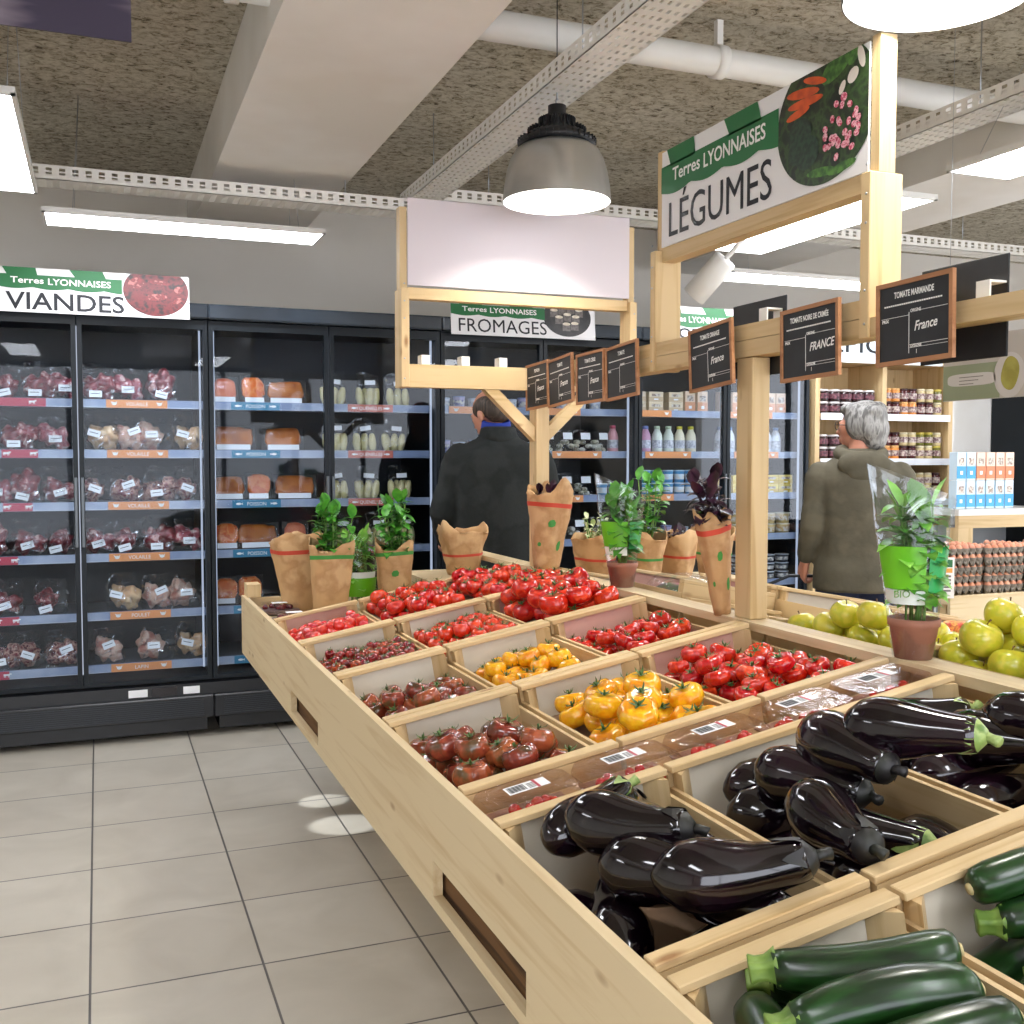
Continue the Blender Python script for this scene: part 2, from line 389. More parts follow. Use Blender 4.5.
# ------------------------------------------------------------------ LED panels
LEDM = emis('led_panel_glow', '#f7f9ff', 15)
def led(label, x0, x1, y0, y1, z=2.45, grp='suspended LED ceiling panels'):
    t = thing('led_panel', label, 'ceiling light', ((x0+x1)/2, (y0+y1)/2, z), group=grp)
    a, b = (x1-x0)/2, (y1-y0)/2
    f = MB(); f.box(-a, a, -b, b, .004, .022)
    f.box(-a, a, -b, -b+.012, -.002, .004).box(-a, a, b-.012, b, -.002, .004).box(-a, -a+.012, -b, b, -.002, .004).box(a-.012, a, -b, b, -.002, .004)
    f.build('frame', WHITE, t)
    MB().box(-a+.012, a-.012, -b+.012, b-.012, 0, .0039).build('diffuser', LEDM, t)
    for sx in (-1, 1):
        for sy in (-1, 1):
            w = MB(); w.tube([(sx*a*.8, sy*b*.8, .02), (sx*a*.75, sy*b*.2, CZ-z)], .0012, 4); w.build('suspension_wire', STEEL, t)
    return t
led('long LED panel hung in front of the fridges, under the long cable tray', -.2, 1.0, 4.86, 5.14)
led('LED panel cut by the left edge of the photo', -.50, -.20, 3.35, 4.55)
led('LED panel seen through the open vegetable sign frame', 2.86, 3.16, 3.33, 4.53)
led('LED panel low behind the chalkboards, before the far right fridges', 3.3, 4.5, 5.0, 5.28)
led('LED panel at the upper right edge of the photo', 2.88, 3.18, 1.8, 3.0)
for x, y in ((-.8, -.6), (1.0, -1.2), (3.4, -.6), (5.4, 1.2), (5.4, 3.6), (-2.6, 1.5)):
    led('LED panel outside the view', x, x+.3, y, y+1.2, grp='LED panels outside the view')  # added unseen panels, raise the ambient light of the room
# ------------------------------------------------------------------ pendant lamps
def pendant():
    t = thing('pendant_lamp', '', 'pendant lamp', group='bell-shaped pendant lamps')
    s = MB(); pr = [(.18, 0), (.1795, .01), (.176, .04), (.168, .08), (.155, .115), (.137, .14), (.117, .152), (.1, .155)]
    inn = [(r-.003, z-.002) for r, z in reversed(pr)]; inn[-1] = (.177, 0)
    s.lathe(pr, 48, 0, cap0=False, cap1=False); s.lathe(inn, 48, 1, cap0=False, cap1=False)
    s.build('shade', [ALU, pm('shade_white_inside', '#eef3fa', rough=.35)], t)
    h = MB(); h.lathe([(.098, .153), (.128, .157), (.13, .165), (.09, .19), (.06, .205), (.045, .225), (.043, .235), (.03, .24), (.03, .262), (.012, .266)], 32)
    for i in range(36):
        a = 2*PI*i/36; h.box(.05, .131, -.0016, .0016, .157, .172, M=Matrix.Rotation(a, 4, 'Z')); h.box(.04, .098, -.0016, .0016, .172, .2, M=Matrix.Rotation(a, 4, 'Z')); h.box(.03, .062, -.0016, .0016, .2, .228, M=Matrix.Rotation(a, 4, 'Z'))
    h.build('heat_sink', BLACK, t)
    MB().lathe([(.0, .128), (.085, .128), (.085, .134), (0, .134)], 32, cap0=False, cap1=False).build('led_disc', emis('pendant_glow', '#fffaf0', 120), t)
    k = MB(); k.tube([(0, 0, .262), (0, .008, .275), (0, 0, .287), (0, -.006, .278)], .003, 6); k.tube([(0, 0, .287), (0, 0, .3)], .003, 6); k.build('hook', STEEL, t)
    k = MB(); k.tube([(0, 0, .29), (0, 0, .59)], .002, 5); k.build('cord', BLACK, t)
    return t
PL = Pool(pendant())
PL.put(TM(1.435, 3.22, 2.262, s=(1, 1, 1.2)), 'bell-shaped pendant lamp hanging in front of the blank white sign')
PL.put(TM(1.505, 1.59, 2.292, s=(1, 1, 1.2)), 'bell-shaped pendant lamp cut by the top edge of the photo')
t = thing('spotlight', 'white cylindrical spotlight behind the vegetable sign frame', 'spotlight', (2.47, 4.05, 2.13), (R(35), R(30), 0))
s = MB(); s.lathe([(.052, .0), (.055, .002), (.055, .2), (.05, .21)], 24, cap0=False); s.build('body', WHITE, t)
MB().lathe([(0, .006), (.052, .006)], 24, cap0=False, cap1=False).build('lens', pm('spot_lens', '#c9d6e6', rough=.2), t)
s = MB(); s.tube([(0, 0, .2), (0, 0, .34)], .012, 8); s.build('stem', WHITE, t)

# ------------------------------------------------------------------ hanging printed sign, top left
t = thing('hanging_sign', 'dark purple printed sign hanging at the top left corner', 'sign', (-.39, 2.6, 2.515))
pan = pm('purple_print', '#3b3446', '#8a7d86', '#5c4a5e', scale=2.2, rough=.3, stretch=(.6, 1, 3))
MB().box(-.48, .48, -.003, .003, -.15, .15).build('panel', pan, t)
for x in (-.4, .4):
    w = MB(); w.tube([(x, 0, .15), (x, 0, .465)], .0012, 4); w.build('hanging_wire', STEEL, t)

# ------------------------------------------------------------------ shop signs
def awning(parent, W, Hh, z=.002):
    """green awning drawn on the sign's left part: blocks above, scalloped band below; local x right, y up from sign's lower left"""
    g = MB(); X = lambda u: u*W; Y = lambda v: (1-v)*Hh
    for a, b, c, d in ((.045, .205, .03, .175), (.375, .54, .37, .53)): pass
    g.poly([(X(.06), Y(.18), z), (X(.21), Y(.18), z), (X(.2), Y(.0), z), (X(.035), Y(.0), z)])
    g.poly([(X(.40), Y(.18), z), (X(.56), Y(.18), z), (X(.54), Y(.0), z), (X(.37), Y(.0), z)])
    pts = []; n = 48
    for i in range(n+1):
        u = .64*i/n; v = .43 + .045*abs(math.sin(u/.64*PI*3.5)) + .03*u; pts.append((u, v))
    v = []
    for u, vv in pts: v += [(X(u), Y(.16), z), (X(u), Y(vv), z)]
    g.add(v, [(2*i, 2*i+1, 2*i+3, 2*i+2) for i in range(n)])
    g.build('green_awning', GREEN, parent)
def clipdisc(cx, cy, rx, ry, W, Hh, z, n=64):
    return [(min(max(cx+rx*math.cos(2*PI*i/n), 0), W), min(max(cy+ry*math.sin(2*PI*i/n), 0), Hh), z) for i in range(n)]
def shop_sign(label, M, W, Hh, word, wsize, photo, wsx=1.0, two=None, name='shop_sign', wb=.08):
    t = thing(name, label, 'sign', M=M, group='shop signs with a green awning')
    MB().box(0, W, 0, Hh, -.004, 0).build('panel', PURE, t)
    awning(t, W, Hh)
    text('Terres', t, Hh*.19, (W*.075, Hh*.65, .0035), WINK, bold=.0006, ext=.0003, fit=W*.165)
    text('LYONNAISES', t, Hh*.2, (W*.262, Hh*.635, .0035), WINK, bold=.0006, ext=.0003, fit=W*.32)
    text(word, t, wsize, (W*.05, Hh*wb if not two else Hh*.27, .0015), INK, bold=0 if 'M' in word else .0015, ext=.0003, fit=W*wsx)
    if two: text(two, t, wsize, (W*.05, Hh*.03, .0015), INK, bold=0 if 'M' in word else .0015, ext=.0003, fit=W*wsx)
    photo(t, W, Hh)
    return t
def inside(p, cx, cy, rx, ry, W, Hh, m=.0):
    return ((p[0]-cx)/rx)**2 + ((p[1]-cy)/ry)**2 < (1-m)**2 and m*.1 < p[0] < W and 0 < p[1] < Hh
def blobs(parent, name, mat, spots, z, lim=(9, 9)):
    b = MB()
    for (x, y, rx, ry, an) in spots:
        z += .00004
        ca, sa = math.cos(an), math.sin(an); n = 14
        b.add([(min(x+rx*math.cos(2*PI*i/n)*ca-ry*math.sin(2*PI*i/n)*sa, lim[0]), min(y+rx*math.cos(2*PI*i/n)*sa+ry*math.sin(2*PI*i/n)*ca, lim[1]), z) for i in range(n)], [tuple(range(n))])
    b.build(name, mat, parent)
def photo_veg(t, W, Hh):
    cx, cy, rx, ry = .835*W, .60*Hh, .2*W, .57*Hh
    MB().add(clipdisc(cx, cy, rx, ry, W, Hh, .0015), [tuple(range(64))]).build('round_photo', pm('photo_dark_greens', '#12210f', '#2f4a1f', '#10180c', scale=26, rough=.4), t)
    S = lambda u, v, a, b, an: (cx+u*rx, cy+v*ry, a*W, b*W, an)
    blobs(t, 'printed_leaves', pm('photo_leaf', '#4d7c2c', '#264d1a', scale=60, rough=.4), [S(.25, .62, .07, .03, .4), (cx+.35*rx, cy-.86*ry, .055*W, .012*W, .1), S(-.05, -.82, .06, .012, -.1), S(.6, .75, .05, .025, 1)], .002, (W, Hh))
    blobs(t, 'printed_carrots', pm('photo_carrot', '#d4571f', '#b8451a', scale=30, rough=.4), [S(-.45, .45, .07, .013, -.15), S(-.4, .30, .075, .012, -.05), S(-.55, .18, .05, .011, .1), S(-.2, .55, .05, .010, -.3)], .0023)
    blobs(t, 'printed_broccoli', pm('photo_broccoli', '#223f2a', '#14261a', scale=90, rough=.4), [S(-.5, -.15, .05, .045, 0), S(-.35, -.45, .05, .045, 0), S(-.6, -.4, .03, .03, 0)], .0026)
    rr = random.Random(3); sp = []
    for i in range(34):
        a = rr.random()*6.28; q = math.sqrt(rr.random()); sp.append((cx+(.33+.36*q*math.cos(a))*rx, cy+(-.3+.42*q*math.sin(a))*ry, .0105*W, .0085*W, rr.random()*3))
    blobs(t, 'printed_radishes', pm('photo_radish', '#b83a5a', '#e6b9c2', '#a52848', scale=120, rough=.4), sp, .003)
    blobs(t, 'printed_garlic', pm('photo_bulb', '#ddd3c8', rough=.4), [S(.55, .35, .022, .017, .6), S(.35, .25, .018, .01, 1.0), S(.7, .55, .012, .03, .3)], .0033, (W, Hh))
def photo_meat(t, W, Hh):
    cx, cy, rx, ry = .82*W, .62*Hh, .175*W, .58*Hh
    MB().add(clipdisc(cx, cy, rx, ry, W*.995, Hh, .0015), [tuple(range(64))]).build('round_photo', pm('photo_meat', '#3a0a0e', '#6e1c20', '#1c0505', scale=28, rough=.4, lo=.35, hi=.65), t)
    S = lambda u, v, a, b, an: (cx+u*rx, cy+v*ry, a*W, b*W, an)
    blobs(t, 'printed_steaks', pm('photo_steak', '#7e2226', '#5e1418', '#a85e58', scale=40, rough=.4), [S(-.6, .3, .045, .03, .3), S(.1, .35, .06, .012, -.1), S(0, -.25, .06, .02, .1), S(.7, .1, .025, .02, 0), S(.65, -.35, .03, .015, .5)], .002)
def photo_cheese(t, W, Hh):
    cx, cy, rx, ry = .80*W, .62*Hh, .17*W, .55*Hh
    MB().add(clipdisc(cx, cy, rx, ry, W*.98, Hh*.97, .0015), [tuple(range(64))]).build('round_photo', pm('photo_dark_slate', '#1c1b1e', '#33302f', scale=18, rough=.4), t)
    S = lambda u, v: (cx+u*rx, cy+v*ry)
    for k, (u, v) in enumerate(((-.55, .35), (-.2, .5), (.15, .55), (.5, .4), (-.35, .0), (0, .15), (.35, .05), (-.05, -.35), (.3, -.3))):
        x, y = S(u, v); b = MB(); b.box(x-.024, x+.024, y-.04, y, .0018, .0022+.0001*k); n = 16
        b.build('printed_cheese_side', pm('photo_ash', '#77706c', '#5a5350', scale=60, rough=.4), t)
        blobs(t, 'printed_cheese_top', pm('photo_cheese_top', '#e8dfcc', '#cfc4ae', scale=50, rough=.4), [(x, y, .024, .009, 0)], .0028+.0001*k)
def photo_none(t, W, Hh): pass
RXM = Matrix.Rotation(R(90), 4, 'X')
FACEL = Matrix(((0, 0, -1, 0), (-1, 0, 0, 0), (0, 1, 0, 0), (0, 0, 0, 1)))   # x -> -Y, y -> Z, z -> -X
tiltf = Matrix.Rotation(R(90-6), 4, 'X')
# ------------------------------------------------------------------ fridge row
FY = 5.5
SHZ = [1.695, 1.445, 1.185, .925, .63, .365]
RAILM = pm('price_rail_blue_grey', '#7f8fae', '#a3aec2', scale=5, rough=.25, spec=.6)
TAGC = {'red': pm('tag_crimson', '#b8344c', rough=.4), 'orange': pm('tag_orange', '#e8985a', rough=.4), 'blue': pm('tag_teal', '#2f7d9e', rough=.4),
        'rust': pm('tag_rust', '#c46a58', rough=.4)}
TUBE = emis('fridge_led_tube', '#dfe9ff', .5)
def fish(b, x, y, z, s, d=1):
    b.add([(x+d*s*math.cos(a)*1.0, y+s*.42*math.sin(a), z) for a in [2*PI*i/10 for i in range(10)]], [tuple(range(10))])
    b.add([(x-d*s*.8, y, z), (x-d*s*1.6, y+s*.5, z), (x-d*s*1.35, y, z), (x-d*s*1.6, y-s*.5, z)], [(0, 1, 2, 3)])
def beast(b, x, y, z, s):
    b.add([(x-s, y-.1*s, z), (x+s*.8, y-.1*s, z), (x+s*.8, y+.5*s, z), (x-s, y+.5*s, z)], [(0, 1, 2, 3)])
    for dx in (-.9, -.5, .3, .65): b.add([(x+dx*s, y-.6*s, z), (x+dx*s+.18*s, y-.6*s, z), (x+dx*s+.18*s, y, z), (x+dx*s, y, z)], [(0, 1, 2, 3)])
    b.add([(x+s*.7, y+.2*s, z), (x+s*1.35, y+.3*s, z), (x+s*1.35, y+.6*s, z), (x+s*.7, y+.75*s, z)], [(0, 1, 2, 3)])
def hen(b, x, y, z, s):
    b.add([(x+s*math.cos(a)*.8, y+s*.55*math.sin(a), z) for a in [2*PI*i/9 for i in range(9)]], [tuple(range(9))])
    b.add([(x-s*.7, y, z), (x-s*1.1, y+s*.8, z), (x-s*.3, y+.4*s, z)], [(0, 1, 2)]); b.add([(x+s*.4, y+.2*s, z), (x+s*.9, y+s*.9, z), (x+s*.9, y+.3*s, z)], [(0, 1, 2)])
def price_tag(par, x0, x1, z, col, word, icon):
    t = MB().box(x0, x1, -.0022, .002, z-.02, z+.02).build('shelf_tag', TAGC[col], par); w = x1-x0
    t['label'] = {'red': 'crimson', 'orange': 'orange', 'blue': 'teal blue', 'rust': 'rust coloured'}[col] + ' shelf tag'
    if word: text(word, t, .026, ((x0+x1)/2, -.0028, z-.0095), WINK, sx=.95, rot=(R(90), 0, 0), align='CENTER', ext=.0002)
    g = MB()
    for xx, d in ((x0+w*.13, -1), (x1-w*.13, 1)): icon(g, xx, z, 0, .015) if icon is not fish else fish(g, xx, z, 0, .014, d)
    g.v = [(p[0], -.0027, p[1]) for p in g.v]
    g.build('tag_icon', WINK, t)
def fridge(x0, label, tags):
    """two-door glass fronted fridge; origin at its lower left front corner"""
    W = 1.228; D = .78; t = thing('glass_door_fridge', label, 'fridge', (x0, FY, 0), group='dark glass-door fridges along the back wall')
    b = MB(); b.box(.03, W-.03, -.005, D-.05, .03, .10).box(0, W, -.055, D, .10, .215, bev=.006).box(0, W, -.03, D, .215, .275)
    b.build('plinth', BLACK, t)
    g = MB(); 
    for k in range(9): g.box(.05, W-.05, -.0585, -.0545, .115+k*.0098, .119+k*.0098)
    g.build('vent_grille', pm('grille_grey', '#22282f', rough=.4), t)
    c = MB(); c.box(0, .018, .045, D, .275, 2.12).box(W-.018, W, .045, D, .275, 2.12).box(0, W, D-.02, D, .275, 2.12, mi=1).box(0, W, .0, D, 2.115, 2.19)
    c.box(.018, W-.018, .05, D-.02, .275, .30, mi=1); c.build('cabinet', [DARKF, DARKIN], t)
    MB().box(0, W, -.045, 0, 2.11, 2.185, bev=.008).build('header', pm('header_gloss_grey', '#39414a', '#2b3138', scale=2, rough=.15), t)
    for i, z in enumerate(SHZ):
        s = MB().box(.02, W-.02, .12, .62, z-.012, z).build('shelf', pm('shelf_grey', '#6d7178', rough=.4), t)
        r = MB().box(.02, W-.02, .1, .118, z-.03, z+.012).build('price_rail', RAILM, s)
        r.location = (0, 0, 0)
        for d in (0, 1):
            tg = tags[d][i] if tags[d] else None
            if tg:
                hold = link('tag_holder', MB().box(.03+d*.614, .59+d*.614, -.0005, .0005, z-.028, z-.026).mesh('tag_holder', STEEL), t, (0, .0975, 0))
                price_tag(hold, d*.614+tg[0], d*.614+tg[1], z-.009, tg[2], tg[3], tg[4])
    for xx in (.026, W-.042, W/2-.008):
        MB().box(xx, xx+.009, .055, .068, .34, 2.06).build('light_tube', TUBE, t)
    for d in (0, 1):
        a = d*.614+.003; e = a+.608
        dr = MB().box(a, a+.022, 0, .04, .285, 2.105).box(e-.022, e, 0, .04, .285, 2.105).box(a+.022, e-.022, 0, .04, .285, .307).box(a+.022, e-.022, 0, .04, 2.06, 2.105).build('door', DARKF, t)
        MB().box(a+.022, e-.022, .012, .016, .307, 2.06).build('glass_pane', GLASSF, dr)
        hx = e-.02 if d == 0 else a+.004
        MB().box(hx, hx+.016, -.022, -.006, .98, 1.32, bev=.003).box(hx+.004, hx+.012, -.008, 0, 1.0, 1.02).box(hx+.004, hx+.012, -.008, 0, 1.28, 1.30).build('handle', pm('handle_grey', '#5a5f63', rough=.35, metal=.5), dr)
    for x, w in ((.82, .09), (1.08, .08)):
        MB().box(x, x+w, -.0335, -.0305, .225, .262).build('info_sticker', LABELW, t)
    MB().box(.93, 1.05, -.034, -.0305, .222, .265).build('display', pm('display_black', '#191214', rough=.2), t)
    return t
def row(col, word, icon, spec): return [(a, b, col, word, icon) if a is not None else None for a, b in spec]
tD1 = row('red', '', beast, [(.0, .47), (.27, .43), (.27, .40), (.22, .33), (.22, .33), (.2, .28)])
tD2 = [(.13, .42, 'orange', 'VOLAILLE', hen)]*4 + [(.13, .42, 'orange', 'POULET', hen), (.13, .42, 'orange', 'LAPIN', hen)]
tD3 = [(.12, .37, 'blue', 'POISSON', fish)]*6
tD4 = [(.12, .37, 'rust', 'QUENELLES', fish)]*4 + [None, None]
tO = [(.08, .40, 'orange', '', hen), (.12, .45, 'orange', '', hen), None, (.05, .35, 'orange', '', hen), None, None]
tP = [(.02, .28, 'orange', '', hen), (.1, .42, 'orange', '', hen), (.02, .3, 'orange', '', hen), None, None, None]
FX = [-.70, .528, 1.756, 2.984]
fridge(FX[0], 'glass-door fridge of packed red meat under the white meat sign', (tD1, tD2))
fridge(FX[1], 'glass-door fridge with orange salmon packs and pale dumpling bags', (tD3, tD4))
fridge(FX[2], 'glass-door fridge in front of which the man stands, under the cheese sign', (tO, tP))
fridge(FX[3], 'glass-door fridge of milk bottles and yoghurt beside the wooden grocery shelves', (tP, tO))
shop_sign('meat counter sign reading VIANDES above the leftmost fridge', Matrix.Translation((-.43, 5.44, 2.1)) @ tiltf, .867, .212, 'VIANDES', .115, photo_meat, .60, wb=.07)
shop_sign('cheese sign reading FROMAGES above the fridge behind the man', Matrix.Translation((1.80, 5.44, 2.09)) @ tiltf, .87, .2, 'FROMAGES', .105, photo_cheese, .60, wb=.09)
shop_sign('dairy sign half hidden behind the nearest wooden sign frame', Matrix.Translation((3.06, 5.44, 2.06)) @ tiltf, .9, .26, 'PRODUITS', .085, photo_none, .56, two='LAITIERS')
# ------------------------------------------------------------------ fridge goods (prototypes)
def wr(p, am, sc, sd): return am*noise.noise(Vector(p)*sc + Vector((sd, sd*.7, -sd)))
def bagfilm(w, d, h, hb, sd, n=26, m=13, top=.12):
    """bag standing: full to hb, thin crimped neck up to h"""
    b = MB(); rs = []
    for k in range(m):
        z = h*k/(m-1); u = min(1, z/hb); 
        th = d*(.5*(math.sin(PI*min(1, .25+.5*u)) if z < hb else 1-(z-hb)/(h-hb)*(1-top)))
        ww = w*.5*(.88+.12*math.sin(PI*min(1, u))) if z < hb else w*.5*(.98-.12*(z-hb)/(h-hb))
        ring = []
        for i in range(n):
            a = 2*PI*i/n; x = ww*math.copysign(abs(math.cos(a))**.7, math.cos(a)); y = th*math.copysign(abs(math.sin(a))**.8, math.sin(a))
            q = (x, y, z); x += wr(q, .016, 26, sd); y += wr(q, .026, 32, sd+3); ring.append((x, y, z+(wr(q, .02, 15, sd+6) if k == m-1 else 0)))
        rs.append(ring)
    return b.loft(rs, smooth=False)
MEATS = [pm('beef_marbled', '#6a1a24', '#8f3038', '#dcb4ae', scale=34, rough=.35, coat=.4, lo=.42, hi=.66), pm('lamb_pink', '#8c3440', '#b8606a', '#ecd0c8', scale=30, rough=.35, coat=.4, lo=.42, hi=.64),
         pm('offal_mix', '#7b2a34', '#caa090', '#5b1a24', scale=34, rough=.35, coat=.4)]
POULT = [pm('poultry_skin', '#dcae98', '#e8c9b4', '#c98878', scale=14, rough=.4, coat=.3), pm('poultry_yellow', '#d8a878', '#e6c69a', scale=14, rough=.4, coat=.3)]
FISHM = [pm('salmon_orange', '#e8702a', '#f39a5a', '#d85a18', scale=26, rough=.35, coat=.4, stretch=(1, 3, 1)), pm('smoked_amber', '#c27230', '#a3561f', scale=16, rough=.35, coat=.4), pm('salmon_pink', '#e88a66', '#d86c4c', scale=12, rough=.35, coat=.4)]
QUEN = pm('dumpling_cream', '#ded3a0', '#cfc389', scale=20, rough=.5)
TRAYB = pm('black_food_tray', '#1b1c1f', rough=.3)
def meat_pack(kind, i):
    rr = random.Random(i*31+len(kind)); lab = {'meat': 'clear bag of raw red meat', 'poultry': 'clear bag of raw poultry', 'mixed': 'clear bag of mixed offal'}[kind]
    t = thing('meat_pack' if kind != 'poultry' else 'poultry_pack', lab, 'food pack'); w = rr.uniform(.135, .165); hb = rr.uniform(.10, .135); h = rr.uniform(.165, .20); d = .12
    m = rr.choice(MEATS) if kind == 'meat' else rr.choice(POULT) if kind == 'poultry' else MEATS[2]
    b = MB()
    for k in range(rr.choice((2, 3, 4))):
        r = w*rr.uniform(.22, .36); b.ball((rr.uniform(-.26, .26)*w, rr.uniform(-.01, .02), hb*.45+k*.01), (r*1.1, d*.38, hb*rr.uniform(.38, .52)), 22, 14, jit=.6, js=30)
    zb = min(p[2] for p in b.v); b.v = [(p[0], p[1], p[2]-zb+.002) for p in b.v]
    b.build('poultry' if kind == 'poultry' else 'meat', m, t)
    bagfilm(w+.02, d+.01, h, hb, i*1.7).build('film_bag', FILM, t)
    lx = rr.uniform(-.3, .1)*w; lz = rr.uniform(.03, hb*.9)
    MB().box(-.03, .03, -.001, .001, -.017, .017).add([(-.022, -.0014, 0), (.02, -.0014, 0), (.02, -.0014, .003), (-.022, -.0014, .003)], [(0, 1, 2, 3)], 1).build('price_label', [LABELW, INK], t, loc=(lx, -d*.5-.008, lz), rot=(R(-12), R(rr.uniform(-25, 25)), 0))
    return t
def fish_pack(i):
    rr = random.Random(i+90); t = thing('fish_pack', 'vacuum pack of orange fish fillet', 'food pack'); w, h = ((.14, .155), (.24, .145), (.145, .15), (.14, .16), (.23, .14))[i]
    MB().box(-w/2, w/2, -.006, .0, 0, h, bev=.003).build('tray', TRAYB, t)
    b = MB(); b.loft([[(x*s_*w*.44*(1-.28*((i*37)%5/5)*(z+1)/2)*(1+.22*noise.noise(Vector((x*2, z*2, i)))), y+.004*noise.noise(Vector((x*5, z*5, i))), h*.56+z*s_*h*.37*(1+.3*noise.noise(Vector((x*2.5+4, z*2, i))))) for x, z in [(math.copysign(abs(math.cos(a))**.55, math.cos(a)), math.copysign(abs(math.sin(a))**.55, math.sin(a))) for a in [2*PI*k/28 for k in range(28)]]] for s_, y in ((1, -.001), (1.02, -.009), (.93, -.017), (.6, -.0205))]); b.build('fillet', FISHM[i % 3], t)
    pl = MB(); rs = []
    for s_, y in ((1, -.004), (.97, -.017), (.85, -.024)):
        rs.append([(x*s_*w/2, y, h/2+z*s_*h/2) for x, z in [(math.copysign(abs(math.cos(a))**.35, math.cos(a)), math.copysign(abs(math.sin(a))**.35, math.sin(a))) for a in [2*PI*k/24 for k in range(24)]]])
    pl.loft(rs, cap0=False); pl.build('film_cover', FILMP, t)
    MB().box(-w*.36, w*.36, -.0265, -.025, .008, .036).build('price_label', LABELW, t)
    for o in t.children: o.rotation_euler = (R(-12), 0, 0)
    return t
def quenelle_bag(i):
    rr = random.Random(i+40); t = thing('dumpling_bag', 'clear bag of pale quenelle dumplings', 'food pack'); b = MB()
    for k in range(5):
        x = (-.042, 0, .04, -.02, .022)[k]+rr.uniform(-.006, .006); y = .016 if k > 2 else rr.uniform(-.016, -.008); a = rr.uniform(-.25, .25); z0 = .02
        b.tube([(x, y, z0), (x+a*.03, y, .05), (x+a*.07, y, .09)], [.018, .023, .017], 10, round_=True)
    b.build('dumplings', QUEN, t); bagfilm(.14, .07, .19, .1, i*2.3+5).build('film_bag', FILM, t)
    MB().box(-.03, .03, -.001, .001, 0, .025).build('price_label', LABELW, t, loc=(0, -.044, .12), rot=(0, R(rr.uniform(-15, 15)), 0))
    return t
def cartonbox(lab, w, d, h, c1, c2, name='food_carton', band=True, mats=None):
    t = thing(name, lab, 'carton'); MB().box(-w/2, w/2, -d/2, d/2, 0, h, bev=.002).build('box', pm('carton_'+c1, c1, rough=.45, rnd_obj=.05), t)
    if band:
        MB().box(-w*.5-.0006, w*.5+.0006, -d/2-.0006, -d/2+.002, h*.06, h*.5).build('printed_band', pm('carton_'+c2, c2, rough=.45), t)
        MB().box(-w*.3, w*.3, -d/2-.0012, -d/2, h*.55, h*.8).build('printed_label', pm('carton_print', '#8f7a6a', '#d8cfc4', scale=60, rough=.5), t)
        MB().box(-w*.15, w*.15, -d/2-.0018, -d/2, h*.2, h*.33).build('white_square', LABELW, t)
    return t
def bottle(lab, c, cap):
    t = thing('milk_bottle', lab, 'bottle'); b = MB(); b.lathe([(.03, 0), (.034, .006), (.034, .09), (.03, .115), (.018, .14), (.016, .152)], 16); b.build('bottle_body', pm('milk_'+c, c, rough=.3, rnd_obj=.04), t)
    MB().lathe([(.0185, .148), (.0185, .165), (.016, .167)], 16).build('cap', pm('cap_'+cap, cap, rough=.4), t)
    MB().lathe([(.0345, .03), (.0345, .08)], 16, cap0=False, cap1=False).build('bottle_label', pm('bottle_label', '#dfe0e4', '#a9adb8', scale=70, rough=.5), t)
    return t
def pot(lab, r, h, c, lid, name='yoghurt_pot', band=None):
    t = thing(name, lab, 'pot'); MB().lathe([(r*.86, 0), (r, h*.95), (r*1.03, h)], 18).build('tub', pm('pot_'+c, c, rough=.4, rnd_obj=.05), t)
    MB().lathe([(r*1.05, h*.93), (r*1.06, h), (r*.9, h+.002)], 18).build('lid', pm('lid_'+lid, lid, rough=.35), t)
    if band: MB().lathe([(r*.93, h*.25), (r*.985, h*.7)], 18, cap0=False, cap1=False).build('printed_band', pm('band_'+band, band, '#e8e4da', scale=45, rough=.5), t)
    return t
def jar(lab, c, lid, r=.032, h=.085, lb=('#c9bdb4', '#6d4a52')):
    t = thing('glass_jar', lab, 'jar'); MB().lathe([(r*.92, 0), (r, .006), (r, h*.8), (r*.85, h*.9)], 16).build('jar_body', pm('jar_'+c, c, rough=.12, coat=.5, rnd_obj=.08), t)
    MB().lathe([(r*.93, h*.86), (r*.93, h), (r*.85, h+.002)], 16).build('lid', pm('lid_'+lid, lid, rough=.3), t)
    MB().lathe([(r*1.015, h*.22), (r*1.015, h*.66)], 16, cap0=False, cap1=False).build('jar_label', pm('jar_label'+lb[0], lb[0], lb[1], scale=70, rough=.6), t)
    return t
ORD = ['top', 'second', 'third', 'fourth', 'fifth', 'bottom']
DOORN = ['leftmost meat fridge door', 'second meat fridge door', 'fish fridge door', 'dumpling fridge door', 'fridge door left of the man', 'cheese fridge door right of the man', 'milk and yoghurt fridge door', 'fridge door behind the near post']
def dx(i): return -.70 + .614*i
def fill(pools, door, sh, xs, y=None, what='', rz=0, z=0, jit=.02, group=None, adj=None):
    rr = random.Random(door*17+sh*5)
    names = ['leftmost', 'second from left', 'third from left', 'fourth from left', 'fifth from left', 'sixth from left', 'seventh from left', 'eighth from left']
    n = len(xs)
    for k, x in enumerate(xs):
        p = pools[(k+sh+door) % len(pools)] if adj is None else pools[adj[k]]
        pos = names[k] if (k < n-1 or n == 1) else 'rightmost'
        if n == 1: pos = 'single'
        lb = '%s %s, %s shelf, %s' % (pos, what, ORD[sh], DOORN[door])
        M = TM(dx(door)+x, FY+(y or .185)+rr.uniform(0, jit), SHZ[sh]+z+.0015, 0, 0, rz+rr.uniform(-.15, .15)*(jit > .01))
        p.put(M, lb, group or ('%s goods on the %s shelf' % (what, ORD[sh])))
mp_ = [Pool(meat_pack('meat', i)) for i in range(5)]; pp_ = [Pool(meat_pack('poultry', i+10)) for i in range(3)]; xp_ = [Pool(meat_pack('mixed', i+20)) for i in range(3)]
fp_ = [Pool(fish_pack(i)) for i in range(5)]; qp_ = [Pool(quenelle_bag(i)) for i in range(3)]
